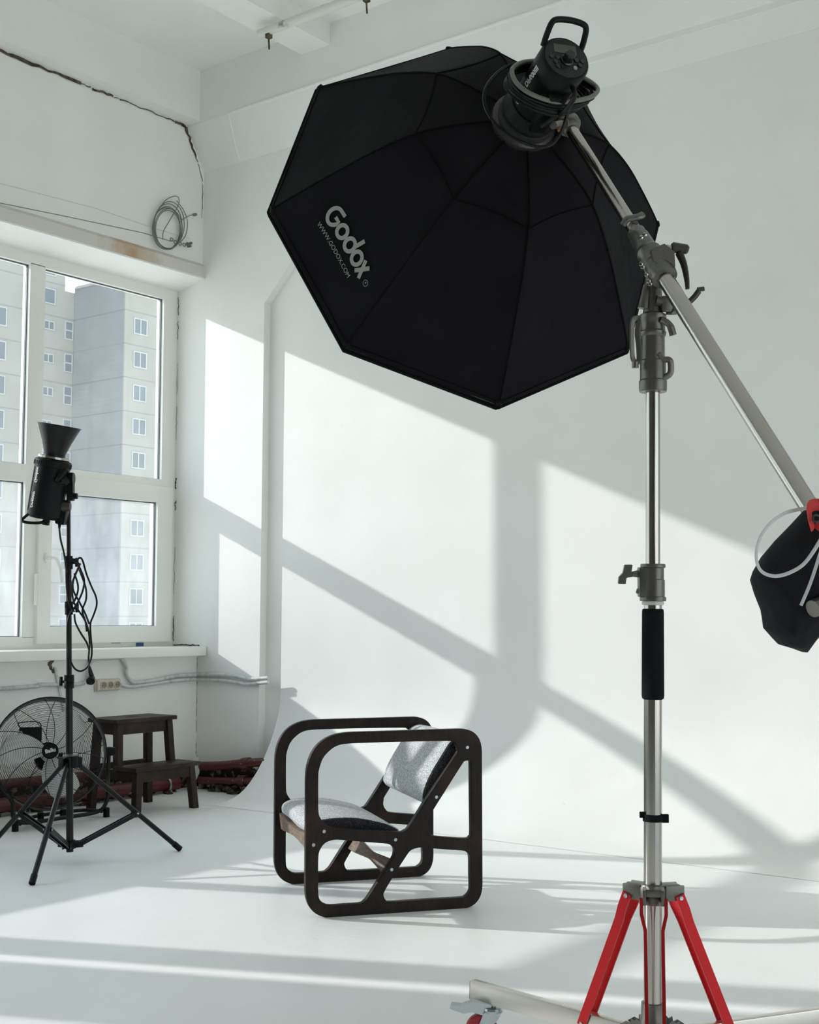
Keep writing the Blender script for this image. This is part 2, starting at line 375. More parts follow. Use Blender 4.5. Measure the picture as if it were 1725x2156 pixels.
M_FAC1 = facade('beige_panel_facade', (.34, .325, .29), z0=23.8)
M_FAC2 = facade('blue_grey_panel_facade', (.25, .262, .272), rib=1, z0=23.8)
M_BWIN = mat('building_window_glass', (.15, .17, .185), .4, spec=.3)
M_BWFR = mat('building_window_frame', (.40, .41, .40), .5)
M_SHEET = mat('grey_curtain', (.30, .30, .30), .8)

# ------------------------------------------------------------------ the room
RX0, RX1, RY0 = 0.0, 10.0, -10.5
CZ = 4.53
bm = BM(); add_box(bm, (-.5, RY0, -.12), (RX1, .5, 0)); obj('floor', bm, M_FLOOR, sharp=0, kind='structure')
bm = BM(); add_box(bm, (-.5, RY0, CZ), (RX1, .5, CZ+.2)); obj('ceiling', bm, M_CEIL, sharp=0, kind='structure')
# left wall with its window openings (window one Y -4.18..0)
SILL, HEAD = .85, 3.235
bm = BM()
add_box(bm, (-.5, RY0, 0), (0, 0, SILL-.04)); add_box(bm, (-.5, RY0, HEAD), (0, 0, CZ))
add_box(bm, (-.5, RY0, SILL-.06), (-.2, 0, SILL))
add_box(bm, (-.5, -4.87, SILL), (0, -4.55, HEAD))
add_box(bm, (-.5, RY0, SILL), (0, -9.1, HEAD))
obj('wall_left', bm, M_WALLD, sharp=0, kind='structure')
# back wall: flush column and haunch on the left, recessed field with the cove on the right
bm = BM()
Mxz = mat_of(V((0, 0, 0)), V((1, 0, 0)), V((0, 0, 1)), V((0, 1, 0)))
add_prism(bm, [(-.36, 0), (.536, 0), (.553, 2.985), (1.36, 3.78), (1.42, 3.90), (RX1, 3.90), (RX1, CZ), (-.36, CZ)], Mxz, .06, 0.0)
add_box(bm, (-.36, .055, 0), (RX1, .4, CZ))
Myz = mat_of(V((0, 0, 0)), V((0, 1, 0)), V((0, 0, 1)), V((1, 0, 0)))
add_prism(bm, [(0, 3.92), (.049, 3.775), (.07, 3.775), (.07, 3.95)], Myz, RX1, 1.36)
add_prism(bm, [(-.15, CZ), (-.15, 4.185), (0, 3.93), (.02, 3.93), (.02, CZ)], Myz, RX1, 0.0)
obj('wall_back', bm, M_WALLD, sharp=0, kind='structure')
# cove curve
prof = catmull([(.056, .90, 0), (.0545, .72, 0), (.050, .62, 0), (.035, .50, 0), (-.01, .37, 0), (-.075, .25, 0), (-.155, .145, 0), (-.245, .065, 0), (-.34, .02, 0), (-.44, .004, 0), (-.52, .001, 0)], 6)
bm = BM()
P = [(p.x, p.y) for p in prof]
A = [bm.verts.new((.672, y, z)) for y, z in P]; B = [bm.verts.new((RX1, y, z)) for y, z in P]
for i in range(len(P)-1): bm.faces.new((A[i], B[i], B[i+1], A[i+1]))
a0 = bm.verts.new((.672, .055, 0)); b0 = bm.verts.new((RX1, .055, 0))
bm.faces.new([a0]+A); bm.faces.new(([b0]+B)[::-1]); bm.faces.new((A[-1], B[-1], b0, a0))
obj('trim_1', bm, M_WALL, sharp=40, kind='structure')
# right wall out of view, openings added to let sky light in
bm = BM()
add_box(bm, (RX1, RY0, 0), (RX1+.2, .5, .1)); add_box(bm, (RX1, RY0, 2.7), (RX1+.2, .5, CZ))
add_box(bm, (RX1, RY0, .1), (RX1+.2, -6.6, 2.7))
for y in (-4.4, -2.2, -.1): add_box(bm, (RX1, y, .1), (RX1+.2, y+.2, 2.7))
obj('wall_right', bm, M_REAR, sharp=0, kind='structure')
bm = BM(); add_box(bm, (-.5, RY0-.2, 0), (RX1, RY0, CZ)); obj('wall_rear', bm, M_REAR, sharp=0, kind='structure')  # unseen, dark so it sends little light forward
# ceiling beams and bottom lip above window
bm = BM(); add_box(bm, (0, RY0, 4.2), (.115, -.15, CZ)); obj('trim_2', bm, M_WALL, sharp=0, kind='structure')
bm = BM(); add_box(bm, (.985, RY0, 4.40), (1.205, -.15, CZ)); obj('trim_3', bm, M_CEIL, sharp=0, kind='structure')
bm = BM(); add_box(bm, (2.75, RY0, 4.44), (2.95, -.15, CZ)); obj('trim_4', bm, M_CEIL, sharp=0, kind='structure')
bm = BM(); add_prism(bm, [(-.22, 3.19), (.025, 3.232), (.025, 3.30), (0, 3.325), (-.22, 3.325)], mat_of(V((0, 0, 0)), V((1, 0, 0)), V((0, 0, 1)), V((0, 1, 0))), 0.0, -4.55)
obj('trim_5', bm, M_RUST, sharp=0, kind='structure')
# slanted head above the frame in white
bm = BM(); add_prism(bm, [(-.245, 3.17), (-.225, 3.178), (.022, 3.221), (.022, 3.234), (-.245, 3.20)], mat_of(V((0, 0, 0)), V((1, 0, 0)), V((0, 0, 1)), V((0, 1, 0))), 0.0, -4.55)
obj('trim_6', bm, M_WALL, sharp=0, kind='structure')
# window sill board
bm = BM(); add_box(bm, (-.215, -4.54, .812), (.085, -.002, .869), bev=.006); obj('trim_7', bm, M_PVC, kind='structure')
# cracks in the plaster under the beam and in the corner
def ribbon(bm, pts, ws, nrm, h=.004):
    pts = [V(p) for p in pts]
    L, Rr = [], []
    for i, p in enumerate(pts):
        t = (pts[min(i+1, len(pts)-1)]-pts[max(i-1, 0)]).normalized(); s = t.cross(nrm).normalized()
        j = random.uniform(.55, 1.3)
        L.append(bm.verts.new(p+s*ws[i]*j+nrm*h)); Rr.append(bm.verts.new(p-s*ws[i]*random.uniform(.55, 1.3)+nrm*h))
    for i in range(len(pts)-1): bm.faces.new((L[i], L[i+1], Rr[i+1], Rr[i]))
def jag(a, b, n, amp):
    return [a.lerp(b, i/n)+V((0, random.uniform(-amp, amp), random.uniform(-amp, amp))) for i in range(n+1)]
bm = BM()
pp = jag(V((0, -3.6, 4.188)), V((0, -1.0, 4.188)), 46, .006); ribbon(bm, pp, [.010]*len(pp), V((1, 0, 0)))
pp = jag(V((0, -.92, 4.186)), V((0, -.75, 4.19)), 6, .006); ribbon(bm, pp, [.007]*len(pp), V((1, 0, 0)))
pp = jag(V((0, -.70, 4.19)), V((0, -.26, 4.19)), 14, .006); ribbon(bm, pp, [.0035]*len(pp), V((1, 0, 0)))
pp = jag(V((0, -.26, 4.188)), V((0, -.165, 4.185)), 6, .006); ribbon(bm, pp, [.010]*len(pp), V((1, 0, 0)))
pp = jag(V((0, -.17, 4.18)), V((0, -.055, 3.985)), 10, .006); ribbon(bm, pp, [.011, .012, .012, .011, .011, .010, .009, .008, .007, .005, .003], V((1, 0, 0)))
pp = jag(V((0, -.05, 3.97)), V((0, -.012, 3.87)), 6, .003); ribbon(bm, pp, [.003]*len(pp), V((1, 0, 0)))
pp = jag(V((0, -.012, 3.85)), V((0, -.012, 3.62)), 14, .003); ribbon(bm, pp, [.0022]*len(pp), V((1, 0, 0)))
pp = jag(V((0, -1.0, 4.189)), V((0, -.92, 4.189)), 6, .004); ribbon(bm, pp, [.003]*len(pp), V((1, 0, 0)))
pp = jag(V((0, -.75, 4.189)), V((0, -.70, 4.189)), 4, .004); ribbon(bm, pp, [.002]*len(pp), V((1, 0, 0)))
for (za, zb, wd_) in ((3.14, 3.02, .006), (2.98, 2.86, .004), (2.7, 2.5, .0025), (2.42, 2.2, .0025), (1.95, 1.88, .010), (1.80, 1.74, .008), (1.5, 1.2, .0022), (1.06, .90, .007)):
    pp = [V((-.222+random.uniform(-.006, .006), 0, za+(zb-za)*i/10)) for i in range(11)]; ribbon(bm, pp, [wd_*.6]*11, V((0, -1, 0)), .002)
pp = [V((.0+random.uniform(-.002, .004), 0, .80-.6*i/24)) for i in range(25)]; ribbon(bm, pp, [.0018]*25, V((0, -1, 0)), .003)
pp = [V((-.22+.24*i/12, 0, .875+random.uniform(-.003, .004))) for i in range(13)]; ribbon(bm, pp, [.004]*13, V((0, -1, 0)), .003)
obj('trim_8', bm, M_CRACK, sharp=0, kind='structure')
# raised filler ridges where the wall head meets the beam
bm = BM()
add_tube(bm, [V((.37, -.152, 4.187)), V((2.0, -.152, 4.19)), V((5, -.152, 4.187)), V((RX1, -.152, 4.187))], .010, 8)
add_tube(bm, [V((.37, -.15, 4.187)), V((.355, -.10, 4.10)), V((.335, -.05, 4.02)), V((.33, -.005, 3.94))], .008, 8)
obj('trim_9', bm, M_WALL, kind='structure')

# ------------------------------------------------------------------ window one
win = bpy.data.objects.new('window_1', None); COL.objects.link(win); win.location = (-.25, -2.1, SILL); win['kind'] = 'structure'
XF, XB = -.228, -.298                       # inner and outer face of the fixed frame
ZT, ZB = 3.19, .855
mull = [-1.095, -2.12, -3.17]
bm = BM()
add_box(bm, (XB, -4.55, 3.108), (XF, 0, 3.20), bev=.004)
add_box(bm, (XB, -4.55, ZB), (XF, 0, .94), bev=.004)
add_box(bm, (XB, -.118, .94), (XF, 0, 3.11), bev=.004)
add_box(bm, (XB, -4.36, .94), (XF, -4.17, 3.11), bev=.004)
for y in mull: add_box(bm, (XB, y-.054, .93), (XF, y+.054, 3.12), bev=.004)
ys = [-.118]+[v for y in mull for v in (y+.054, y-.054)]+[-4.17]
bays = [(ys[2*i+1], ys[2*i]) for i in range(4)]
for i, (ya, yb) in enumerate(bays):
    add_box(bm, (XB, ya-.004, 1.828 if i != 0 else 1.86), (XF, yb+.004, 1.932), bev=.004)
obj('window_frame', bm, M_PVC, win)
def pane(ya, yb, za, zb, xg, m, par):
    bm = BM(); add_box(bm, (xg-.003, ya-.012, za-.012), (xg+.003, yb+.012, zb+.012)); o = obj('glass_pane', bm, m, par, sharp=0)
    bm = BM()
    for (a, b, c, d) in ((ya-.001, ya+.006, za, zb), (yb-.006, yb+.001, za, zb), (ya, yb, zb-.007, zb+.001), (ya, yb, za-.001, za+.004)):
        add_box(bm, (xg+.003, a, c), (xg+.011, b, d))
    obj('gasket', bm, M_GASK, par, sharp=0)
    bm = BM()
    add_box(bm, (xg-.020, yb-.004, za), (xg-.004, yb+.001, zb)); add_box(bm, (xg-.020, ya-.001, za), (xg-.004, ya+.004, zb))
    obj('glazing_spacer', bm, M_SPACER, par, sharp=0)
for i, (ya, yb) in enumerate(bays):
    pane(ya, yb, 1.932, 3.108, -.262, M_GLASS, win)
    if i != 0: pane(ya, yb, .94, 1.828, -.262, M_GLASSD if i == 1 else M_GLASS, win)
# opening sash in the lower right bay
bm = BM(); X0, X1 = -.275, -.198
SY0, SY1, SZ0, SZ1 = -1.066, -.043, .897, 1.884
GY0, GY1, GZ0, GZ1 = -.975, -.170, .997, 1.778
add_box(bm, (X0, SY0, SZ0), (X1, GY0, SZ1), bev=.005); add_box(bm, (X0, GY1, SZ0), (X1, SY1, SZ1), bev=.005)
add_box(bm, (X0, GY0-.01, SZ0), (X1, GY1+.01, GZ0), bev=.005); add_box(bm, (X0, GY0-.01, GZ1), (X1, GY1+.01, SZ1), bev=.005)
sash = obj('sash', bm, M_PVC, win)
pane(GY0, GY1, GZ0, GZ1, -.232, M_GLASSD, sash)
bm = BM()
h0 = onp(97, 1175, 0, X1)
add_lathe(bm, [(0, .012), (.014, .012), (.015, 0)], h0, (1, 0, 0), 16, sy=2.0)
add_tube(bm, catmull([h0+V((.01, 0, 0)), h0+V((.045, .005, 0)), h0+V((.05, .035, -.005)), h0+V((.05, .065, -.06)), h0+V((.05, .08, -.14))], 5), .010, 10)
obj('window_handle', bm, M_PVC, sash)
bm = BM()
add_box(bm, (X1, SY0-.028, 1.12), (X1+.006, SY0-.008, 1.30), bev=.003)
for k in range(7): add_box(bm, (X1+.005, SY0-.021, 1.14+k*.022), (X1+.0075, SY0-.015, 1.148+k*.022))
obj('window_latch', bm, M_PVC, win)
bm = BM()
for y in (-.55, -.38):
    pass
add_box(bm, (XF-.001, -.305, .872), (XF+.003, -.245, .893)); add_box(bm, (XF-.001, -.50, .892), (XF+.002, -.43, .896))
obj('blue_tape', bm, M_BLUE, win, sharp=0)
# second window further along the wall
win2 = bpy.data.objects.new('window_2', None); COL.objects.link(win2); win2.location = (-.25, -7, SILL); win2['kind'] = 'structure'
bm = BM()
add_box(bm, (XB, -9.1, 3.10), (XF, -4.87, 3.24)); add_box(bm, (XB, -9.1, ZB), (XF, -4.87, .94))
for y in (-6.05, -7.05, -8.05, -9.05): add_box(bm, (XB, y-.054, .93), (XF, y+.054, 3.12))
add_box(bm, (XB, -9.1, 1.83), (XF, -4.87, 1.93))
obj('window_frame', bm, M_PVC, win2)
bm = BM(); add_box(bm, (-.265, -9.1, .92), (-.259, -4.87, 3.12)); obj('glass_pane', bm, M_GLASS, win2, sharp=0)

# ------------------------------------------------------------------ wall fittings
cond = [V((.02, -3.6, .668)), V((.02, -1.458, .668)), V((.02, -1.20, .678)), V((.02, -1.053, .671)), V((.02, -.90, .676)), V((.022, -.868, .72)), V((.022, -.863, .778)), V((.022, -.823, .808)), V((.022, -.70, .812)), V((.022, -.63, .808)), V((.022, -.592, .76)), V((.022, -.588, .714)), V((.022, -.55, .672)), V((.022, -.5, .663)), V((.022, -.35, .672)), V((.022, -.20, .690)), V((.022, -.035, .692)), V((.05, -.022, .694)), V((.293, -.022, .697)), V((.42, -.022, .686)), V((.476, -.022, .677)), V((.635, -.018, .690))]
def corrugated(bm, pts, r, per=.011):
    pts = catmull(pts, 10); P = [pts[0]]; acc = 0
    # resample
    step = per/2; out = [pts[0]]; d = 0
    for a, b in zip(pts, pts[1:]):
        l = (b-a).length
        while d+l >= step and l > 1e-7:
            t = (step-d)/l; a = a.lerp(b, t); out.append(a.copy()); l = (b-a).length; d = 0
        d += l
    add_tube(bm, out, [r*(1.0 if i % 2 else .82) for i in range(len(out))], 10)
bm = BM(); corrugated(bm, cond, .0125)
obj('cable_conduit', bm, M_CONDU, label='grey corrugated conduit looping up under the window sill, upper one of two', cat='conduit', sharp=60)
bm = BM(); corrugated(bm, [V((.02, -.632, .655)), V((.02, -.55, .640)), V((.02, -.4, .648)), V((.02, -.2, .662)), V((.02, -.035, .664)), V((.05, -.022, .664)), V((.294, -.022, .661)), V((.45, -.022, .648)), V((.636, -.018, .664))], .0125)
obj('cable_conduit', bm, M_CONDU, label='lower grey corrugated conduit running from the triple socket into the corner', cat='conduit', sharp=60)
sk = thing('wall_socket', (0, -.71, .655), 'cream triple wall socket below the window sill', 'socket')
bm = BM(); add_box(bm, (.0, -.812, .622), (.012, -.628, .694), bev=.006); add_box(bm, (.01, -.806, .627), (.030, -.634, .689), bev=.008); obj('housing', bm, M_SOCK, sk)
for y in (-.765, -.715, -.665):
    bm = BM(); add_lathe(bm, [(.024, 0), (.024, .004), (.020, .005), (.019, .001), (0, .001)], (.030, y, .658), (1, 0, 0), 24); so = obj('outlet', bm, M_SOCK, sk)
    bm = BM(); add_lathe(bm, [(.0185, 0), (0, 0)], (.0325, y, .658), (1, 0, 0), 24); obj('recess', bm, M_SOCKD, so)
    bm = BM()
    for dy in (-.007, .007): add_lathe(bm, [(.0028, 0), (0, .0006)], (.0335, y+dy, .656), (1, 0, 0), 8)
    obj('pin_hole', bm, M_HOLE, so)
# broken plaster spot and a thin board strip under the sill
bm = BM()
for k in range(9):
    add_lathe(bm, [(random.uniform(.006, .016), 0), (0, .006)], (.001, -1.10+random.uniform(-.03, .03), .79+random.uniform(-.045, .03)), (1, 0, 0), 7)
obj('trim_10', bm, M_CRACK, sharp=0, kind='structure')
bm = BM(); add_prism(bm, [(-1.10, .77), (-1.085, .77), (-.99, .42), (-1.0, .42)], mat_of(V((0, 0, 0)), V((0, 1, 0)), V((0, 0, 1)), V((1, 0, 0))), .012, 0.0)
obj('trim_11', bm, M_CONDU, sharp=0, kind='structure')
# heating pipes along the wall foot
pg = 'brown red heating pipes along the wall foot'
def pipe(pts, r, label, joints=()):
    t = thing('heating_pipe', V(pts[0]), label, 'pipe', None)
    bm = BM(); add_tube(bm, catmull(pts, 8), r, 16); obj('pipe_run', bm, M_PIPE, t)
    for j, ax in joints:
        bm = BM(); add_lathe(bm, [(r, -.03), (r+.010, -.03), (r+.012, 0), (r+.010, .03), (r, .03)], j, ax, 16); obj('coupling', bm, M_PIPE, t)
    return t
pipe([(.075, -4.0, .185), (.075, -2.0, .172), (.075, -.9, .155), (.075, -.17, .135)], .027, 'brown red heating pipe along the window wall, upper one behind the fan and stool', [(V((.075, -1.7, .17)), (0, 1, 0))])
pipe([(.095, -4.0, .062), (.095, -2.0, .060), (.095, -.9, .058), (.095, -.24, .05)], .038, 'thick brown red heating pipe low behind the stool, splashed with white paint', [(V((.095, -.55, .052)), (0, 1, 0))])
pipe([(.05, -.085, .135), (.3, -.085, .155), (.64, -.085, .197), (.9, -.01, .2)], .026, 'brown red heating pipe rising behind the white cove, upper one right of the stool', [(V((.52, -.083, .18)), (1, 0, .13))])
pipe([(.13, -.09, .055), (.35, -.09, .066), (.60, -.09, .083), (.8, -.02, .09)], .022, 'brown red heating pipe low in the corner right of the stool', [(V((.5, -.09, .078)), (1, 0, .08))])
for (c, ax, lab) in ((V((.095, -.33, .05)), (0, 1, 0), 'galvanised pipe clamp on the thick pipe behind the stool'), (V((.075, -.42, .142)), (0, 1, 0), 'galvanised pipe clamp on the upper pipe behind the stool')):
    bm = BM(); r = .041 if c.z < .1 else .030
    add_lathe(bm, [(r, -.008), (r+.004, -.008), (r+.004, .008), (r, .008), (r, -.008)], c, ax, 24)
    add_box(bm, c+V((r*.7, -.006, -r-.012)), c+V((r*.7+.02, .006, -r+.012)))
    obj('pipe_clamp', bm, M_ZINC, label=lab, cat='clamp')
# rubble along the foot of the wall
def rock(bm, c, s):
    r = bmesh.ops.create_icosphere(bm, subdivisions=2, radius=s)
    sc = V((random.uniform(.8, 1.5), random.uniform(.8, 1.5), random.uniform(.35, .8)))
    off = V((random.uniform(0, 99), 0, 0))
    for v in r['verts']:
        k = 1+.5*noise.noise(v.co/s*1.3+off); v.co = V((v.co.x*sc.x*k, v.co.y*sc.y*k, v.co.z*sc.z*k))+V(c)
M_RUB = mat('plaster_rubble', (.030, .018, .013), .9, col2=(.30, .28, .24), nscale=12, thr=(.52, .66), bump=.5, bscale=40)
bm = BM()
for k in range(70): rock(bm, (random.uniform(.02, .14), random.uniform(-3.6, -.05), random.uniform(.0, .02)), random.uniform(.010, .030))
for k in range(60): rock(bm, (random.uniform(.1, .75), random.uniform(-.13, -.02), random.uniform(.0, .05)), random.uniform(.012, .035))
obj('plaster_rubble', bm, M_RUB, label='dark plaster rubble lying along the foot of the walls under the pipes', cat='rubble', kind='stuff')
bm = BM(); add_prism(bm, [(-.16, .19), (-.11, .20), (-.10, .10), (-.17, .0), (-.18, .06)], mat_of(V((.135, 0, 0)), V((0, 1, 0)), V((0, 0, 1)), V((1, 0, 0))), .004, 0.0)
obj('plaster_flake', bm, M_CONDU, sharp=0, label='white flake of board standing on end behind the step stool', cat='debris')

# wire rope, its coil and anchors
an = onp(402, 512, 0, .035)
bm = BM(); add_tube(bm, [V((.035, -3.9, 3.10)), V((.035, -1.559, 3.316)), onp(150, 458, 0, .035), onp(300, 490, 0, .035), onp(360, 508, 0, .035)], .0026, 6)
o = obj('wire_rope', bm, M_WIRE, label='thin grey wire rope stretched along the wall above the window', cat='wire')
bm = BM(); add_tube(bm, [V((.02, -3.9, 3.19)), onp(0, 386, 0, .02), onp(200, 438, 0, .02), onp(330, 482, 0, .02), onp(398, 502, 0, .02)], .0016, 5)
obj('white_cord', bm, M_STRAP, label='thin pale cord stretched above the grey wire rope', cat='cord')
ck = thing('wire_coil', onp(365, 470, 0, .03), 'coil of grey steel wire rope hanging in the upper corner', 'wire coil')
bm = BM()
def px_loop(pts, x=.03, closed=False, sc=2.875, ox=0, oy=0, n=6):
    return catmull([onp(ox+a/sc, oy+b/sc, 0, x+random.uniform(-.006, .006)) for a, b in pts], n, closed)
for (rx, ry, cx, cy, tw) in ((80, 130, 1010, 1380, 0), (88, 138, 1015, 1372, .15), (84, 122, 1020, 1385, -.1), (92, 140, 1025, 1362, .25), (76, 118, 1018, 1392, -.2), (86, 126, 1008, 1384, .1)):
    add_tube(bm, px_loop([(cx+rx*math.cos(a)*math.cos(tw)-ry*math.sin(a)*math.sin(tw)*.5, cy+ry*math.sin(a)+rx*math.cos(a)*math.sin(tw)) for a in [2*PI*k/12 for k in range(12)]], closed=True), .0030, 6, closed=True)
add_tube(bm, px_loop([(985, 1450), (990, 1400), (1030, 1330), (1080, 1240), (1080, 1195), (1050, 1188), (1000, 1215), (960, 1270)]), .0030, 6)
add_tube(bm, px_loop([(1085, 1350), (1110, 1325), (1150, 1305), (1185, 1298)]), .0030, 6)
add_tube(bm, px_loop([(1070, 1215), (1110, 1270), (1135, 1340), (1125, 1420), (1090, 1470)]), .0030, 6)
obj('coil', bm, M_WIRE, ck)
bm = BM()
for (a, b) in ((1040, 1450), (1062, 1466), (1090, 1475), (1115, 1482), (1135, 1478)):
    p = onp(a/2.875, b/2.875, 0, .035)
    add_tube(bm, [p+V((0, math.cos(t)*.012, math.sin(t)*.010)) for t in [2*PI*k/10 for k in range(10)]], .0035, 6, closed=True)
obj('shackle', bm, M_WIRE, ck)
bm = BM(); add_box(bm, an+V((-.035, -.006, -.006)), an+V((.01, .006, .006))); obj('wall_anchor', bm, M_WIRE, ck)
bm = BM()
q = onp(1150/2.875, 1490/2.875, 0, .02); add_box(bm, q+V((-.02, -.006, -.006)), q+V((.01, .006, .006)))
obj('wall_anchor', bm, M_WIRE, ck); bm = BM(); q = onp(1185/2.875, 1298/2.875, 0, .02); add_box(bm, q+V((-.02, -.007, -.007)), q+V((.006, .007, .007)))
obj('wall_anchor', bm, M_WIRE, ck)
# ceiling pipe with hooks
t = thing('ceiling_pipe', (1.06, -.585, 4.36), 'white painted pipe with rusty patches running under the ceiling beam', 'pipe')
M_CP = mat('flaking_pipe_paint', (.72, .72, .68), .5, col2=(.22, .15, .09), nscale=9, thr=(.60, .70), bump=.3, bscale=30)
bm = BM(); add_tube(bm, [V((1.06, -.585, 4.345)), V((1.07, -.585, 4.345)), V((1.5, -.585, 4.345)), V((3.4, -.585, 4.345))], .026, 16); obj('pipe_run', bm, M_CP, t)
for x in (1.13, 1.84):
    bm = BM(); add_tube(bm, [V((x, -.585, 4.345)), V((x, -.585, 4.29)), V((x+.004, -.585, 4.235))], .005, 8); add_box(bm, (x-.014, -.60, 4.30), (x+.014, -.57, 4.325)); obj('hook', bm, M_CRACK, t)

# ------------------------------------------------------------------ apartment blocks outside
XA, XC, YK = -83.57, -76.85, 64.15
ba = thing('apartment_block', (XA-12, 50, -25), 'beige apartment block seen through the left of the window', 'building')
bm = BM(); add_box(bm, (XA-25, 20, -25), (XA, 62.9, 44)); add_box(bm, (XA-25, 62.9, -25), (XA, YK, 29.1)); obj('wall', bm, M_FAC1, ba, sharp=0)
def bwin(par, x, y0, y1, z0, z1, nv=1, nh=0):
    bm = BM(); f = .10
    add_box(bm, (x, y0-f, z0-f), (x+.06, y0, z1+f)); add_box(bm, (x, y1, z0-f), (x+.06, y1+f, z1+f))
    add_box(bm, (x, y0, z1), (x+.06, y1, z1+f)); add_box(bm, (x, y0, z0-f), (x+.06, y1, z0))
    for k in range(nv):
        ym = y0+(y1-y0)*(k+1)/(nv+1); add_box(bm, (x, ym-.05, z0), (x+.06, ym+.05, z1))
    for k in range(nh):
        zm = z0+(z1-z0)*(k+1)/(nh+1); add_box(bm, (x, y0, zm-.06), (x+.06, y1, zm+.06))
    o = obj('window', bm, M_BWFR, par, sharp=0)
    bm = BM(); add_box(bm, (x, y0, z0), (x+.03, y1, z1)); obj('pane', bm, M_BWIN, o, sharp=0)
for k in range(11):
    z = 25.0-k*2.84
    bwin(ba, XA, 63.05, 63.72, z, z+1.42, 0, 1)
    bwin(ba, XA, 60.85, 61.75, z+.5, z+1.1, 1, 0)
    bwin(ba, XA, 56.2, 57.0, z, z+1.4, 0, 0)
bwin(ba, XA, 60.7, 61.8, 27.75, 28.9, 0, 0); bwin(ba, XA, 60.7, 61.8, 30.2, 31.5, 0, 0)
bb = thing('apartment_block', (XC-8, 78, -25), 'apartment block corner with blue grey end wall seen through the right of the window', 'building')
bm = BM(); add_box(bm, (XA, YK, -25), (XC, 95, 29.4)); obj('wall', bm, M_FAC1, bb, sharp=0)
bm = BM(); add_box(bm, (XA+.05, YK-.25, -25), (XC-.02, YK, 29.55)); obj('end_wall', bm, M_FAC2, bb, sharp=0)
bm = BM(); add_box(bm, (XC-.10, YK-.3, -25), (XC+.06, YK+.10, 29.5)); obj('corner_pilaster', bm, M_FAC1, bb, sharp=0)
bm = BM(); add_box(bm, (XA+.3, YK-.35, 29.4), (XC+.1, YK+.3, 29.62)); obj('roof_edge', bm, M_BWFR, bb, sharp=0)
for k in range(11):
    bwin(bb, XC, 64.95, 66.2, 24.9-k*2.84, 26.1-k*2.84)
    bwin(bb, XC, 69.5, 71.0, 24.9-k*2.84, 26.1-k*2.84)

# ------------------------------------------------------------------ step stool
st = thing('step_stool', (.48, -.85, 0), 'dark brown wooden two step stool standing in the corner under the window', 'step stool')
yl, yr = -1.075, -.63
def leg(p0, p1, s=.040):
    bm = BM(); p0, p1 = V(p0), V(p1); h = s/2
    A = [bm.verts.new(p0+V((a*h, b*h, 0))) for a, b in ((-1, -1), (1, -1), (1, 1), (-1, 1))]
    B = [bm.verts.new(p1+V((a*h, b*h, 0))) for a, b in ((-1, -1), (1, -1), (1, 1), (-1, 1))]
    bm.faces.new(A[::-1]); bm.faces.new(B)
    for i in range(4): bm.faces.new((A[i], A[(i+1) % 4], B[(i+1) % 4], B[i]))
    bmesh.ops.bevel(bm, geom=bm.edges[:], offset=.002, segments=1, affect='EDGES')
    obj('leg', bm, M_STOOL, st)
tl, trr = yl+.045, yr-.045
leg((.298, yl+.02, 0), (.315, tl, .48)); leg((.298, yr-.02, 0), (.315, trr, .48))
leg((.500, yl+.033, .22), (.480, tl, .48)); leg((.500, yr-.033, .22), (.480, trr, .48))
leg((.672, yl+.015, 0), (.655, yl+.035, .235)); leg((.672, yr-.015, 0), (.655, yr-.035, .235))
for nm, lo, hi in (('top_board', (.275, yl+.005, .478), (.515, yr-.005, .50)), ('step_board', (.505, yl-.005, .232), (.69, yr+.01, .254)),
                   ('apron', (.475, yl+.06, .415), (.492, yr-.06, .478)), ('apron', (.305, yl+.06, .415), (.322, yr-.06, .478)),
                   ('apron', (.31, yl+.035, .415), (.48, yl+.052, .478)), ('apron', (.31, yr-.052, .415), (.48, yr-.035, .478)),
                   ('apron', (.655, yl+.05, .175), (.672, yr-.05, .232)), ('apron', (.30, yl+.04, .215), (.318, yr-.04, .25)),
                   ('apron', (.30, yl+.02, .175), (.665, yl+.038, .23)), ('apron', (.30, yr-.038, .175), (.665, yr-.02, .23))):
    bm = BM()
    if nm == 'top_board':
        me = curve_mesh([round_poly([(lo[0], lo[1]), (hi[0], lo[1]), (hi[0], hi[1]), (lo[0], hi[1])], .006), round_poly([(.378, -.90), (.410, -.90), (.410, -.80), (.378, -.80)], .015)], .009, .002)
        map_mesh(me, lambda x, y, z: V((x, y, .489+z))); link('top_board', me, M_STOOL, st); bm.free(); continue
    add_box(bm, lo, hi, bev=.002); obj(nm, bm, M_STOOL, st)

# ------------------------------------------------------------------ armchair
CL = V((2.929, -2.234, 0)); CU = V((.5903, .8072, 0)); CN = V((-.8072, .5903, 0))
def cp(u, n, v): return CL+CU*u+CN*n+UZ*v
ch = thing('armchair', cp(.33, .3, 0), 'low armchair with dark plywood loop side frames and grey wool seat', 'armchair')
outer = round_poly([(0, 0), (.652, 0), (.652, .641), (0, .638)], [.105, .085, .085, .16], 12)
h1 = [(.0379, .4885), (.041, .516), (.0542, .5526), (.078, .5796), (.1068, .5973), (.1454, .6042), (.25, .6055), (.3514, .6056), (.522, .6034), (.5448, .5994), (.5585, .5871), (.5625, .5679), (.5548, .5491), (.46, .418), (.3812, .3031), (.3614, .2853), (.3441, .2801), (.3023, .2834), (.2, .295), (.0938, .3078), (.065, .322), (.0483, .3411), (.0395, .3644), (.038, .42)]
h2 = [(.6032, .5309), (.6109, .5259), (.6134, .5115), (.614, .39), (.6149, .2688), (.6098, .2525), (.597, .2451), (.55, .249), (.4709, .2591), (.4509, .2718), (.4399, .2911), (.4409, .3145), (.4484, .3329), (.51, .423), (.5725, .5128), (.5853, .5281)]
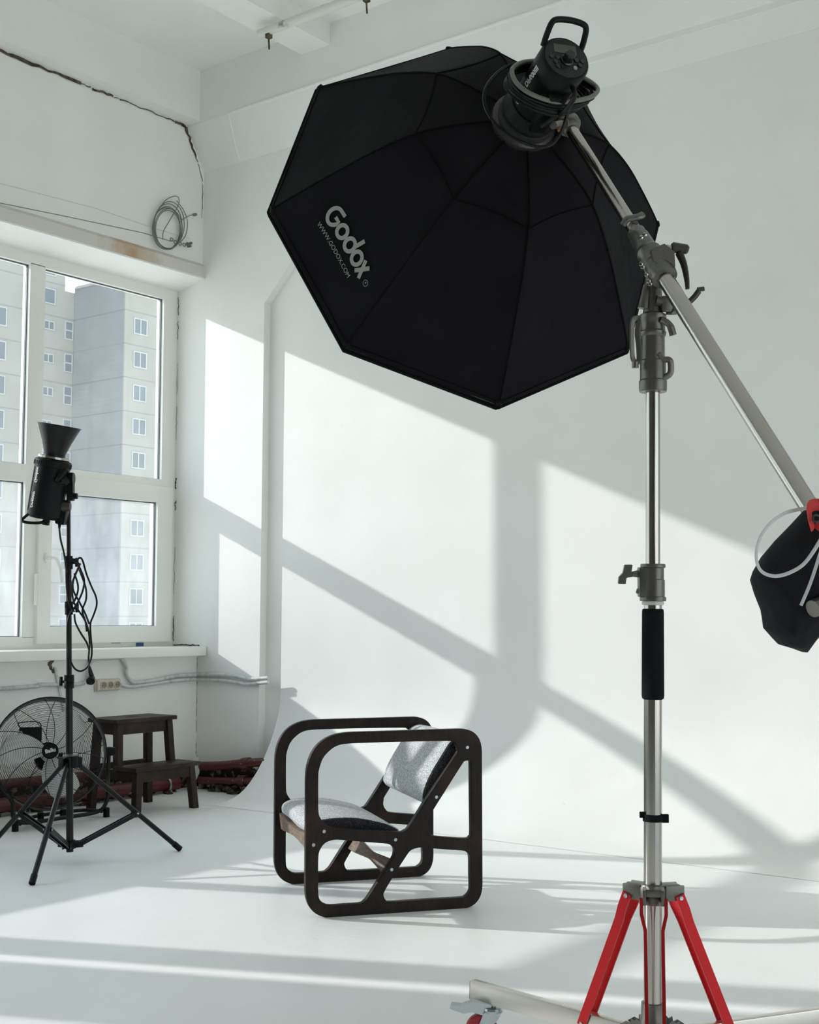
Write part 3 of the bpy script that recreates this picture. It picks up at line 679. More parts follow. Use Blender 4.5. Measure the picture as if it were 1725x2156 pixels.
h3 = [(.0396, .2043), (.0441, .2315), (.0606, .2558), (.0844, .267), (.1179, .269), (.2, .258), (.2827, .2481), (.3072, .2414), (.322, .2267), (.323, .2081), (.3147, .1876), (.27, .124), (.2271, .0611), (.2127, .0459), (.1958, .0378), (.14, .0375), (.0856, .0378), (.0618, .0461), (.0451, .063), (.0403, .086), (.0395, .14)]
h4 = [(.401, .2251), (.4259, .2262), (.5, .217), (.5766, .2083), (.5968, .2011), (.6095, .184), (.6105, .12), (.6115, .0708), (.6064, .0523), (.5911, .0391), (.5709, .0356), (.44, .036), (.3075, .0364), (.2879, .0436), (.2781, .0626), (.283, .0808), (.32, .138), (.3614, .1968), (.3787, .2169)]
def sm(h): return [(p.x, p.y) for p in catmull([V((a, b, 0)) for a, b in h], 4, True)]
bolts = [(.0623, .2978), (.0246, .253), (.3244, .2563), (.4786, .4009), (.5978, .5755), (.3103, .1522)]
for n0, sgn in ((.015, -1), (.607, -1)):
    me = curve_mesh([outer, sm(h1), sm(h2), sm(h3), sm(h4)], .012, .003, 2)
    map_mesh(me, lambda x, y, z: cp(x, n0+z, y))
    fr = link('side_frame', me, M_CHW, ch, sharp=45)
    side = n0-.015 if n0 < .1 else n0+.015
    for (u, v) in bolts:
        bm = BM(); c = cp(u, side, v); ax = CN*(-1 if n0 < .1 else 1)
        add_lathe(bm, [(.0062, -.004), (.0062, .0006), (.005, .0016), (.0028, .0016), (.0026, .0004), (0, .0004)], c, ax, 16)
        obj('bolt', bm, M_ZINC, fr)
def pad(prof, crown, nrm, name, n0=.034, n1=.588, front=None):
    E0 = [0, .002, .005, .009, .014, .022, .035]; SS = [v/(n1-n0) for v in E0]; SS = SS+[.12+.76*i/14 for i in range(15)]+[1-v for v in SS[::-1]]
    N = len(SS)-1; me_bm = BM(); P = catmull([V((u, v, 0)) for u, v in prof], 5, True); rings = []
    cx = sum(p.x for p in P)/len(P); cy = sum(p.y for p in P)/len(P)
    for i in range(N+1):
        s = SS[i]; n = n0+(n1-n0)*s
        e = min(s, 1-s)*(n1-n0); k = 1-(1-min(e/.020, 1))**2*.14
        cr = crown*(1-(2*s-1)**2)
        ring = []
        for p in P:
            d = V((p.x-cx, p.y-cy, 0)); side = max(0, min(1, (d.x*nrm[0]+d.y*nrm[1])/.012*.5+.5))
            u = cx+d.x*k+nrm[0]*cr*side; v = cy+d.y*k+nrm[1]*cr*side
            ring.append(me_bm.verts.new(cp(u, n, v)))
        rings.append(ring)
    m = len(P); ends = []
    for rr in (rings[:4], rings[-4:]):
        b2 = BM(); q = [[b2.verts.new(v.co) for v in r] for r in rr]
        for A, B in zip(q, q[1:]):
            for j in range(m): b2.faces.new((A[j], A[(j+1) % m], B[(j+1) % m], B[j]))
        b2.faces.new(q[0] if rr[0] is rings[0] else q[-1]); ends.append(b2)
    for r in rings[:3]+rings[-3:]:
        for v in r: me_bm.verts.remove(v)
    rings = rings[3:-3]
    for A, B in zip(rings, rings[1:]):
        for j in range(m): me_bm.faces.new((A[j], A[(j+1) % m], B[(j+1) % m], B[j]))
    me_bm.faces.new(rings[0]); me_bm.faces.new(rings[-1][::-1])
    o = obj(name, me_bm, M_FABRIC, ch, sharp=60)
    for b2 in ends: obj('side_band', b2, M_FABDK, o, sharp=60, label='charcoal side band')
    return o
pad([(.020, .290), (.022, .314), (.050, .331), (.10, .337), (.16, .337), (.22, .329), (.30, .309), (.345, .288), (.352, .278), (.345, .268), (.25, .279), (.15, .291), (.08, .298), (.045, .286), (.03, .280)], .004, (.05, 1.0), 'seat_cushion')
pad([(.466, .366), (.444, .378), (.436, .400), (.453, .452), (.484, .506), (.520, .560), (.545, .595), (.572, .611), (.602, .612), (.615, .600), (.608, .575), (.575, .52), (.535, .458), (.50, .402), (.488, .375)], .012, (-.82, .57), 'backrest_cushion')
def stretcher(c, ang, hw):
    bm = BM(); N = 20; rings = []
    for i in range(N+1):
        s = i/N; n = .028+(.594-.028)*s
        q = abs(2*s-1); hh = hw*(.52+.48*(3*q*q-2*q**3 if q < 1 else 1)); th = .010
        cu, cv = math.cos(ang), math.sin(ang)
        ring = []
        for a, b in ((-1, -1), (1, -1), (1, 1), (-1, 1)):
            lu = a*hh; lv = b*th
            ring.append(bm.verts.new(cp(c[0]+lu*cu-lv*cv, n, c[1]+lu*cv+lv*cu)))
        rings.append(ring)
    for A, B in zip(rings, rings[1:]):
        for j in range(4): bm.faces.new((A[j], A[(j+1) % 4], B[(j+1) % 4], B[j]))
    bm.faces.new(rings[0]); bm.faces.new(rings[-1][::-1])
    obj('stretcher', bm, M_STRW, ch, sharp=30, label='pale worn wooden stretcher')
stretcher((.027, .250), math.radians(96), .031)
stretcher((.318, .148), math.radians(55), .030)

# ------------------------------------------------------------------ drum fan
fc = dep(104, 1586, 6.5); fa = (-FW*.905+RT*.30+UP*.30).normalized()
fh = UZ.cross(fa).normalized(); fv = fa.cross(fh)
fan = thing('floor_fan', (fc.x, fc.y, 0), 'black wire caged floor fan with white blades behind the light stand', 'fan')
def fp(r, a, t): return fc+(fh*math.cos(a)+fv*math.sin(a))*r+fa*t
FR = .270
bm = BM()
add_lathe(bm, [(FR+.004, -.055), (FR+.010, -.055), (FR+.012, -.04), (FR+.008, -.03), (FR+.008, .03), (FR+.012, .04), (FR+.010, .05), (FR+.004, .05), (FR+.003, .0), (FR+.004, -.055)], fc, fa, 64); obj('drum_ring', bm, M_BLACKM, fan)
def dome(r, front):
    q = r/FR
    return (.05+.045*(1-q**2.2)) if front else (-.055-.05*(1-q**2.0))
for front in (True, False):
    bm = BM()
    nr = 30 if front else 24
    for i in range(nr):
        r = .040+(FR-.040)*i/(nr-1)
        add_tube(bm, [fp(r, 2*PI*k/56, dome(r, front)) for k in range(56)], .0011, 4, closed=True)
    ns = 12 if front else 8
    for k in range(ns):
        a0 = 2*PI*k/ns+.2
        add_tube(bm, [fp(.04+(FR-.035)*j/12, a0+(.45*j/12 if front else -.3*j/12), dome(.04+(FR-.04)*j/12, front)+(.002 if front else -.002)) for j in range(13)], .0018, 5)
    obj('front_grille' if front else 'rear_grille', bm, M_BLACKM, fan, sharp=0)
bm = BM(); add_lathe(bm, [(.038, .088), (.041, .092), (.039, .101), (.036, .102), (.034, .0985), (0, .100)], fc, fa, 40); bd = obj('badge', bm, M_BLACKP, fan)
me = text_mesh('Ballu', .027, .0006, extrude=.0006); ty = .22
map_mesh(me, lambda x, y, z: fc+fh*(x*math.cos(ty)-y*math.sin(ty))+fv*(y*math.cos(ty)+x*math.sin(ty))+fa*(.1012+z)); link('lettering', me, M_TXT, bd, sharp=0)
bm = BM(); add_lathe(bm, [(0, -.20), (.060, -.195), (.070, -.175), (.070, -.10), (.050, -.085), (.030, -.06), (.030, -.015), (0, -.015)], fc, fa, 32); obj('motor', bm, M_BLACKP, fan)
bm = BM(); add_lathe(bm, [(0, .05), (.03, .045), (.045, .02), (.045, -.01)], fc, fa, 24); obj('blade_hub', bm, M_FANB, fan)
for k in range(3):
    a0 = math.radians(41)+k*2*PI/3; bm = BM(); N, Mn = 14, 10; grid = []
    for i in range(N+1):
        s = i/N; r = .035+s*.205; row = []
        wd = .028+.054*math.sin(PI*(s*.80)**1.1)
        if s > .9: wd *= math.sqrt(max(.05, 1-((s-.9)/.1)**2*.9))
        for j in range(Mn+1):
            q = j/Mn*2-1
            ang = a0+q*wd/max(r, .05)+.25*s
            row.append(bm.verts.new(fp(r, ang, .012+q*.026*(1-.4*s)+.006*math.cos(q*3))))
        grid.append(row)
    for i in range(N):
        for j in range(Mn): bm.faces.new((grid[i][j], grid[i+1][j], grid[i+1][j+1], grid[i][j+1]))
    bl = obj('blade', bm, M_FANB, fan, sharp=0)
    md = bl.modifiers.new('thick', 'SOLIDIFY'); md.thickness = .003
# control box with wire handle on the rear
cc = dep(64, 1547, 6.62)
Mb = mat_of(cc, fh, fv, fa)
bm = BM(); add_box(bm, (-.056, -.036, -.03), (.056, .036, .03), Mb, bev=.006); cb = obj('control_box', bm, M_BLACKP, fan)
bm = BM(); add_tube(bm, catmull([Mb @ V((-.045, .03, 0)), Mb @ V((-.062, .058, 0)), Mb @ V((-.03, .066, 0)), Mb @ V((.03, .066, 0)), Mb @ V((.052, .05, 0)), Mb @ V((.048, .03, 0))], 5), .0028, 6); obj('wire_handle', bm, M_BLACKM, cb)
bm = BM(); add_lathe(bm, [(.013, .0), (.013, .012), (.010, .015), (0, .015)], Mb @ V((-.050, .0, .03)), fa, 20); obj('knob', bm, M_FANB, cb)
bm = BM(); add_tube(bm, [Mb @ V((.0, -.03, 0)), fp(.03, PI*.7, -.10)], .006, 8); obj('stem', bm, M_BLACKM, fan)
# tubular floor stand
pr = fc+fh*(FR+.025); plf = fc-fh*(FR+.025)
fR = onp(224, 1712, 2, .02); fL = onp(32, 1742, 2, .02)
for sd_, pv, ft in ((1, pr, fR), (-1, plf, fL)):
    bm = BM(); add_lathe(bm, [(0, -.02), (.022, -.02), (.024, .0), (.020, .03), (0, .03)], pv, fh*sd_, 20); obj('pivot_knob', bm, M_BLACKP, fan)
A1 = V((fR.x, fR.y, .045)); B1 = V((fL.x, fL.y, .045)); mid = (A1+B1)/2
back = V((-.10, .03, 0)); fwd = V((.10, -.05, 0))
pts = [pr, pr+(A1-pr)*.45+V((0, 0, .01)), A1+V((0, .01, .10)), A1+V((-.01, .0, .02)), A1.lerp(mid, .25)+V((.0, 0, -.012)), mid+V((0, 0, -.014)), B1.lerp(mid, .25)+V((0, 0, -.012)), B1+V((.0, -.01, .02)), B1+V((0, -.02, .10)), plf+(B1-plf)*.45, plf]
bm = BM(); add_tube(bm, catmull(pts, 7), .0105, 12); obj('stand_tube', bm, M_BLACKM, fan)
pts = [A1.lerp(mid, .1)+V((0, 0, -.012)), A1.lerp(mid, .35)+back*1.0+V((0, 0, -.01)), mid+back*1.6+V((0, 0, -.014)), B1.lerp(mid, .35)+back*1.0+V((0, 0, -.01)), B1.lerp(mid, .1)+V((0, 0, -.012))]
bm = BM(); add_tube(bm, catmull(pts, 8), .0095, 12); obj('rear_brace', bm, M_BLACKM, fan)
for q in (A1+V((0, 0, -.02)), B1+V((0, 0, -.02)), A1.lerp(mid, .75)+back*1.4, B1.lerp(mid, .75)+back*1.4):
    bm = BM(); add_lathe(bm, [(0, 0), (.017, 0), (.017, .045), (.012, .05), (0, .05)], (q.x, q.y, 0), UZ, 16); obj('rubber_foot', bm, M_BLACKP, fan)

# ------------------------------------------------------------------ slim black light stand
ls = thing('light_stand', (1.396, -2.06, 0), 'slim black tripod light stand in front of the floor fan', 'light stand')
def lsp(z): return V((1.4012-.0203*z, -2.0558-.0156*z, z))
bm = BM(); add_lathe(bm, [(.0155, .04), (.0155, .775), (0, .775)], lsp(0), lsp(1)-lsp(0), 20); obj('lower_tube', bm, M_BLACKM, ls)
bm = BM(); add_lathe(bm, [(.0118, .77), (.0118, 1.30), (0, 1.30)], lsp(0), lsp(1)-lsp(0), 20); obj('middle_tube', bm, M_BLACKM, ls)
bm = BM(); add_lathe(bm, [(.0090, 1.29), (.0090, 1.62), (0, 1.62)], lsp(0), lsp(1)-lsp(0), 20); obj('upper_tube', bm, M_BLACKM, ls)
for z in (.77, 1.09, 1.29):
    bm = BM(); r = .021 if z < .8 else .0175
    add_lathe(bm, [(0, z-.028), (r, z-.028), (r+.001, z), (r, z+.002), (r+.001, z+.004), (r, z+.03), (0, z+.03)], lsp(0), lsp(1)-lsp(0), 24); cl = obj('locking_collar', bm, M_BLACKP, ls)
    s = -1 if z < .8 else 1
    bm = BM(); add_tube(bm, [lsp(z), lsp(z)+RT*s*.034], .006, 8); kx = lsp(z)+RT*s*.036
    add_box(bm, kx+V((-.006, -.006, -.018)), kx+V((.006, .006, .022)), bev=.003); obj('wing_knob', bm, M_BLACKP, cl)
bm = BM(); add_lathe(bm, [(0, .40), (.027, .40), (.029, .412), (.029, .448), (.022, .455), (0, .455)], lsp(0), UZ, 24); col1 = obj('leg_collar', bm, M_BLACKP, ls)
bm = BM(); add_lathe(bm, [(.0, .45), (.027, .45), (.027, .458), (0, .459)], lsp(0), UZ, 24); obj('collar_ring', bm, M_CAST, col1)
bm = BM(); add_lathe(bm, [(0, .055), (.024, .055), (.026, .07), (.022, .09), (0, .09)], lsp(0), UZ, 24); obj('lower_hub', bm, M_BLACKP, ls)
feet = [V((1.597, -1.603, 0)), V((1.692, -2.464, 0)), V((.899, -2.115, 0))]
c0 = V((1.396, -2.06, 0))
for ft in feet:
    dr = (ft-c0).normalized(); top = V((lsp(.42).x, lsp(.42).y, .415))+dr*.035; end = V((ft.x, ft.y, .012))
    bm = BM(); add_tube(bm, [top, end], .0112, 14); lg = obj('leg', bm, M_BLACKM, ls)
    bm = BM(); add_tube(bm, [end+(top-end).normalized()*.035, end-(top-end).normalized()*.006], .0135, 14); obj('foot_cap', bm, M_BLACKP, lg)
    s = dr.cross(UZ)
    bm = BM(); Mb = mat_of(V((lsp(.42).x, lsp(.42).y, .42)), dr, s, UZ); add_box(bm, (.012, -.016, -.022), (.052, -.011, .024), Mb, bev=.002); add_box(bm, (.012, .011, -.022), (.052, .016, .024), Mb, bev=.002); obj('leg_bracket', bm, M_BLACKP, col1)
    mid = top.lerp(end, .575); hub = V((lsp(.07).x, lsp(.07).y, .072))+dr*.045
    for sg in (-1, 1):
        bm = BM(); a = hub+s*sg*.011; b = mid+s*sg*.013
        x, y, z = frame_from(b-a); Mb = mat_of(a, x, y, z); add_box(bm, (-.0025, -.010, 0), (.0025, .010, (b-a).length), Mb, bev=.001); br = obj('brace', bm, M_BLACKM, ls)
        bm = BM(); add_lathe(bm, [(.0045, 0), (.004, .003), (0, .0035)], b+s*sg*.003, s*sg, 10); add_lathe(bm, [(.0045, 0), (.004, .003), (0, .0035)], a+s*sg*.003, s*sg, 10); obj('rivet', bm, M_ZINC, br)
    bm = BM(); Mb = mat_of(V((lsp(.07).x, lsp(.07).y, .072)), dr, s, UZ); add_box(bm, (.01, -.018, -.014), (.055, -.013, .012), Mb, bev=.002); add_box(bm, (.01, .013, -.014), (.055, .018, .012), Mb, bev=.002); obj('hub_bracket', bm, M_BLACKP, ls)

# ------------------------------------------------------------------ studio light on that stand
D2 = 5.62
b0_ = dep(92, 1092, D2); b1_ = dep(113, 968, D2)
la = (b1_-b0_).normalized(); lx = (RT-la*RT.dot(la)).normalized(); ly = la.cross(lx)
LB = (b1_-b0_).length
lamp2 = thing('studio_light', (b0_+b1_)/2, 'black studio light with cone reflector pointing up on the slim stand', 'studio light')
bm = BM(); add_lathe(bm, [(0, 0), (.060, .0), (.074, .012), (.0765, .03), (.0765, LB-.035), (.0795, LB-.034), (.0795, LB-.006), (.076, LB-.002), (.070, LB), (0, LB)], b0_, la, 40); lb = obj('body', bm, M_BLACKP, lamp2)
bm = BM()
for k in range(44):
    a = 2*PI*k/44; c = b0_+la*(LB-.02)+(lx*math.cos(a)+ly*math.sin(a))*.0800
    add_tube(bm, [c-la*.009, c+la*.009], .0011, 4)
obj('vent_slot', bm, M_HOLE, lb, sharp=0)
bm = BM(); add_lathe(bm, [(0, LB), (.067, LB), (.070, LB+.004), (.070, LB+.013), (.066, LB+.016), (.050, LB+.016)], b0_, la, 40); obj('mount_ring', bm, M_CHROME, lamp2)
bm = BM(); add_lathe(bm, [(.048, LB+.010), (.047, LB+.030), (.050, LB+.038), (.062, LB+.075), (.078, LB+.115), (.092, LB+.148), (.0955, LB+.150), (.0945, LB+.152), (.090, LB+.147), (.076, LB+.113), (.060, LB+.075), (.047, LB+.040), (.0, LB+.036)], b0_, la, 48); rf = obj('reflector', bm, M_BLACKM, lamp2)
bm = BM(); add_lathe(bm, [(.0895, LB+.147), (.0755, LB+.113), (.0595, LB+.075), (.0465, LB+.041), (0, LB+.0375)], b0_, la, 48); obj('reflector_lining', bm, M_BLAD, rf)
sd0 = (-lx*.80-ly*.10*0-FW*.6).normalized()
def on_cyl(o, ax, r, a0, s, xoff):             # text x runs along the axis, y round the body
    e1 = (lx*math.cos(a0)+ly*math.sin(a0)); e2 = ax.cross(e1)
    def f(x, y, z):
        q = y/r; return o+ax*(s+x)+(e1*math.cos(q)-e2*math.sin(q)*(-1)*-1)*(r+.0006+z) if False else o+ax*(s+x)+(e1*math.cos(q)+e2*math.sin(q))*(r+.0006+z)
    return f
va = -FW; a_txt = math.atan2(va.dot(ly), va.dot(lx))-math.radians(47) if True else 0
def facing(a): return (lx*math.cos(a)+ly*math.sin(a))
cand = [a for a in [2*PI*k/360 for k in range(360)] if facing(a).dot(-FW) > 0]
a_txt = min(cand, key=lambda a: abs(facing(a).dot(RT)+.56))
me = text_mesh('Godox', .024, .0006, extrude=.0004); map_mesh(me, on_cyl(b0_, la, .0765, a_txt, LB*.71, 0)); link('lettering', me, M_TXT, lb, sharp=0, label='white maker lettering')
me = text_mesh('DP400III', .019, .0005, shear=.3, extrude=.0004, sp=1.05); map_mesh(me, on_cyl(b0_, la, .0765, a_txt, LB*.29, 0)); link('lettering', me, M_TXT, lb, sharp=0, label='white model lettering')
a_s = min(cand, key=lambda a: abs(facing(a).dot(RT)+.80))
e1 = facing(a_s); bm = BM(); add_tube(bm, [b0_+la*.03+e1*.0765, b0_+la*(LB-.04)+e1*.0765], .0022, 6); obj('seam_groove', bm, M_HOLE, lb)
# carry handle at the foot, controls and plug
def l2(x, y, D=D2): return dep(x, y, D)
bm = BM(); add_tube(bm, catmull([l2(60, 1082, D2-.04), l2(47, 1094, D2-.05), l2(52, 1099, D2-.06), l2(70, 1101, D2-.06), l2(88, 1100, D2-.05), l2(98, 1093, D2-.03)], 5), .0065, 10); obj('carry_handle', bm, M_BLACKP, lamp2)
bm = BM(); add_box(bm, (-.014, -.014, -.012), (.014, .014, .012), mat_of(l2(97, 1100, D2-.01), lx, ly, la), bev=.004); obj('dial', bm, M_BLACKP, lamp2)
bm = BM(); add_box(bm, (-.022, -.03, -.06), (.022, .03, .05), mat_of(l2(133, 1076, D2+.02), lx, ly, la), bev=.01); obj('battery_port', bm, M_BLACKP, lamp2)
bm = BM(); add_lathe(bm, [(0, -.03), (.020, -.025), (.028, 0), (.020, .03), (0, .035)], l2(134, 1066, D2-.0), RT, 20); obj('umbrella_clamp', bm, M_DKCAST, lamp2)
# tilt bracket and lever
tk = l2(147, 1020, D2)
bm = BM(); add_box(bm, (-.014, -.020, -.068), (.014, .020, .035), mat_of(l2(149, 1022, D2), RT, FW, UP), bev=.005); add_lathe(bm, [(0, -.012), (.026, -.012), (.028, 0), (.026, .012), (0, .012)], l2(150, 1008, D2), RT, 28); add_box(bm, (-.05, -.02, -.03), (.0, .02, .03), mat_of(l2(146, 1026, D2), RT, FW, UP), bev=.006)
add_box(bm, (-.002, -.014, -.014), (.02, .014, .012), mat_of(l2(154, 1044, D2), RT, FW, UP), bev=.005); tb = obj('tilt_bracket', bm, M_BLACKP, lamp2)
bm = BM(); add_tube(bm, [l2(141, 1013, D2-.03), l2(125, 1014, D2-.07)], [.016, .013], 16); add_tube(bm, [l2(119, 1014, D2-.08), l2(128, 1000, D2-.08), l2(138, 988, D2-.07)], [.0095, .0105, .0085], 12); obj('tilt_lever', bm, M_BLACKP, tb)
bm = BM(); add_tube(bm, [l2(139+6*math.cos(t)*.5, 1013+8*math.sin(t), D2-.042) for t in [2*PI*k/16 for k in range(16)]], .001, 5, closed=True); obj('brass_ring', bm, mat('brass', (.35, .20, .06), .3, .9), tb)
# power cord of the light: down the pole, loops, plug
S3 = 3.8333
def cw(pts, D=5.56, n=6): return catmull([dep(a/S3, 980+b/S3, D+random.uniform(-.012, .012)) for a, b in pts], n)
cordloops = [
 [(575, 760), (610, 765), (655, 850), (680, 930), (665, 1020), (625, 1110), (600, 1150)],
 [(620, 765), (645, 745), (668, 770), (700, 880), (740, 980), (775, 1060), (780, 1130), (755, 1210), (730, 1280), (735, 1400), (742, 1480), (735, 1560), (700, 1630), (650, 1660), (600, 1635), (565, 1560), (548, 1450), (545, 1300), (560, 1210), (600, 1150)],
 [(590, 770), (640, 800), (610, 880), (580, 960), (590, 1080), (620, 1150), (680, 1240), (710, 1320), (722, 1400), (722, 1470), (715, 1560), (722, 1640), (735, 1690)],
 [(650, 790), (600, 900), (590, 1000), (640, 1100), (690, 1200), (720, 1280)],
 [(600, 870), (628, 960), (625, 1030), (590, 1120)],
 [(640, 840), (690, 980), (695, 1080), (665, 1170), (690, 1260), (700, 1340)],
 [(600, 1200), (610, 1270), (650, 1350), (700, 1430), (720, 1490)],
 [(478, 500), (490, 600), (515, 700), (530, 800), (535, 900), (540, 1000), (560, 1120), (600, 1180)]]
bm = BM()
for lp in cordloops: add_tube(bm, cw(lp), .0042, 7)
pc = obj('power_cord', bm, M_CABLE, lamp2)
bm = BM(); add_tube(bm, [dep(722/S3, 980+1625/S3, 5.56), dep(730/S3, 980+1665/S3, 5.56), dep(738/S3, 980+1700/S3, 5.56)], [.006, .009, .012], 12)
pg_ = dep(733/S3, 980+1730/S3, 5.55); add_lathe(bm, [(0, -.018), (.016, -.016), (.020, 0), (.019, .012), (0, .014)], pg_, (-FW+UP*-.5+RT*.1), 24)
for s_ in (-1, 1): add_tube(bm, [pg_+(-FW-UP*.5).normalized()*.012+RT*s_*.008, pg_+(-FW-UP*.5).normalized()*.032+RT*s_*.008], .0024, 8)
obj('plug', bm, M_CABLE, pc)
bm = BM(); add_tube(bm, [l2(126, 1098, D2), l2(125, 1112, 5.58)], [.009, .005], 10); obj('cord_socket', bm, M_BLACKP, pc)

# ------------------------------------------------------------------ octagonal softbox
OC = V((3.9078, -2.6202, 2.2176)); OA = V((.7608, -.5958, .2572)).normalized()
OE1 = V((-.6119, -.7906, -.0212)); OE1 = (OE1-OA*OE1.dot(OA)).normalized(); OE2 = OA.cross(OE1)
if OE2.dot(V((.216, -.1413, -.9661))) < 0: OE2 = -OE2
ROLL = -1.5459
sprof = catmull([V((.600, 0, 0)), V((.545, .075, 0)), V((.46, .185, 0)), V((.37, .295, 0)), V((.274, .388, 0)), V((.19, .430, 0)), V((.085, .462, 0))], 5)
def rodp(k, i): a = ROLL+k*PI/4; p = sprof[i]; return OC+(OE1*math.cos(a)+OE2*math.sin(a))*p.x+OA*p.y
box = thing('softbox', OC+OA*.46, 'large black octagonal softbox hanging from the boom arm', 'softbox')
NS = len(sprof); NF = 8
def panp(k, f, si):                             # f across 0..1, si float index along the profile
    i = max(0, min(NS-2, int(si))); t = si-i
    a = rodp(k, i).lerp(rodp(k, i+1), t); b = rodp(k+1, i).lerp(rodp(k+1, i+1), t)
    p = a.lerp(b, f); r = sprof[i].x*(1-t)+sprof[i+1].x*t
    sag = math.sin(PI*f)*.035*r*math.sin(PI*min(1, max(0, si/(NS-1))))
    mid = (rodp(k, i)-OC)-OA*(rodp(k, i)-OC).dot(OA)+(rodp(k+1, i)-OC)-OA*(rodp(k+1, i)-OC).dot(OA)
    if mid.length > 1e-6: p = p-mid.normalized()*sag
    wr = noise.noise(p*7+V((k*3, 0, 0)))*.004*math.sin(PI*f)
    return p+OA*wr
for k in range(8):
    bm = BM(); g = [[bm.verts.new(panp(k, j/NF, i)) for j in range(NF+1)] for i in range(NS)]
    for i in range(NS-1):
        for j in range(NF): bm.faces.new((g[i][j], g[i+1][j], g[i+1][j+1], g[i][j+1]))
    po = obj('fabric_panel', bm, M_FABB, box, sharp=0)
    bm = BM(); add_tube(bm, [rodp(k, i)+OA*.0008 for i in range(NS)], .0028, 6); obj('rib_seam', bm, M_SEAM, box)
    bm = BM(); add_tube(bm, [panp(k, j/8, 20)+OA*.0015 for j in range(9)], .0022, 6)
    obj('cross_seam', bm, M_SEAM, box); bm = BM(); add_tube(bm, [rodp(k, 0)-OA*.012, rodp(k+1, 0)-OA*.012], .006, 8); obj('hem', bm, M_SEAM, box)
    bm = BM(); add_tube(bm, [panp(k, j/8, .6)+OA*.0015 for j in range(9)], .0015, 6); obj('hem_seam', bm, M_SEAM, box)
    bm = BM(); a = ROLL+k*PI/4; rd = OE1*math.cos(a)+OE2*math.sin(a)
    p = rodp(k, 0); Mb = mat_of(p+rd*.002, rd, OA.cross(rd), OA); add_box(bm, (-.020, -.010, -.012), (-.003, .010, .016), Mb, bev=.006); obj('corner_pocket', bm, M_FABB, box)
    if k == 2: logo_par = po
bm = BM()
ring = [bm.verts.new(rodp(k, 0)-OA*.03) for k in range(8)]; r0 = [bm.verts.new(rodp(k, 0)) for k in range(8)]
for k in range(8): bm.faces.new((r0[k], r0[(k+1) % 8], ring[(k+1) % 8], ring[k]))
obj('front_lip', bm, M_FABB, box, sharp=0)
bm = BM(); bm.faces.new([bm.verts.new(rodp(k, 0)*1-OA*.008+(OC-rodp(k, 0))*.02) for k in range(8)]); obj('diffuser', bm, M_DIFF, box, sharp=0)
bm = BM(); add_lathe(bm, [(.086, .455), (.088, .460), (.086, .472), (.078, .478), (.060, .480), (.060, .455)], OC, OA, 40); obj('speed_ring', bm, M_DKCAST, box)
# lettering on the panel between rods two and three
def pan_map(cx, cs, lift=.004):
    A = rodp(2, 0); B = rodp(3, 0)
    slen = [0]
    mids = [panp(2, .5, i) for i in range(NS)]
    for a, b in zip(mids, mids[1:]): slen.append(slen[-1]+(b-a).length)
    def f(x, y, z):
        s = cs+y
        i = 0
        while i < NS-2 and slen[i+1] < s: i += 1
        si = i+(s-slen[i])/(slen[i+1]-slen[i])
        a = rodp(2, i).lerp(rodp(2, i+1), si-i); b = rodp(3, i).lerp(rodp(3, i+1), si-i)
        return panp(2, .5+(cx+x)/(b-a).length, si)+nrm*(lift+z)
    return f
nrm = (rodp(3, 0)-rodp(2, 0)).cross(panp(2, .5, 10)-panp(2, .5, 0)).normalized()
if nrm.dot(-FW) < 0: nrm = -nrm
def stroke(bm, pts, wd, closed=False):
    n = len(pts); L, R_ = [], []
    for i in range(n):
        a = V((*pts[(i-1) % n if closed else max(i-1, 0)], 0)); b = V((*pts[(i+1) % n if closed else min(i+1, n-1)], 0))
        t = (b-a).normalized(); s = V((-t.y, t.x, 0)); p = V((*pts[i], 0))
        L.append(bm.verts.new(p+s*wd/2)); R_.append(bm.verts.new(p-s*wd/2))
    for i in range(n if closed else n-1):
        j = (i+1) % n; bm.faces.new((L[i], L[j], R_[j], R_[i]))
def ell(cx, cy, rx, ry, a0=0, a1=360, n=28):
    return [(cx+rx*math.cos(math.radians(a0+(a1-a0)*i/n)), cy+ry*math.sin(math.radians(a0+(a1-a0)*i/n))) for i in range(n+(a1-a0 < 360))]
bm = BM(); wd = .0115
stroke(bm, [(-.058, .0285)]+ell(-.079, .002, .0205, .0265, 88, 335, 24)[0:]+[(-.0595, .003), (-.076, .003)], wd)
stroke(bm, ell(-.032, -.003, .0165, .0185), wd, True)
stroke(bm, ell(.012, -.003, .0165, .0185), wd, True)
stroke(bm, [(.026, .004), (.033, .042)], wd)
stroke(bm, ell(.055, -.003, .0165, .0185), wd, True)
stroke(bm, [(.078, .019), (.103, -.026)], wd); stroke(bm, [(.103, .019), (.078, -.026)], wd)
me = bpy.data.meshes.new('lettering'); bm.to_mesh(me); bm.free()
map_mesh(me, pan_map(0.0, .172)); link('lettering', me, M_TXTG, logo_par, sharp=0, label='grey printed maker lettering')
me = text_mesh('WWW.GODOX.COM', .0185, 0); map_mesh(me, pan_map(-.008, .120)); link('lettering', me, M_TXTG, logo_par, sharp=0, label='small grey web address')
me = text_mesh('R', .010, 0); map_mesh(me, pan_map(.128, .160)); link('lettering', me, M_TXTG, logo_par, sharp=0)
bm = BM(); stroke(bm, ell(0, 0, .0085, .0085), .0012, True); me = bpy.data.meshes.new('r'); bm.to_mesh(me); bm.free(); map_mesh(me, pan_map(.128, .160)); link('lettering', me, M_TXTG, logo_par, sharp=0)

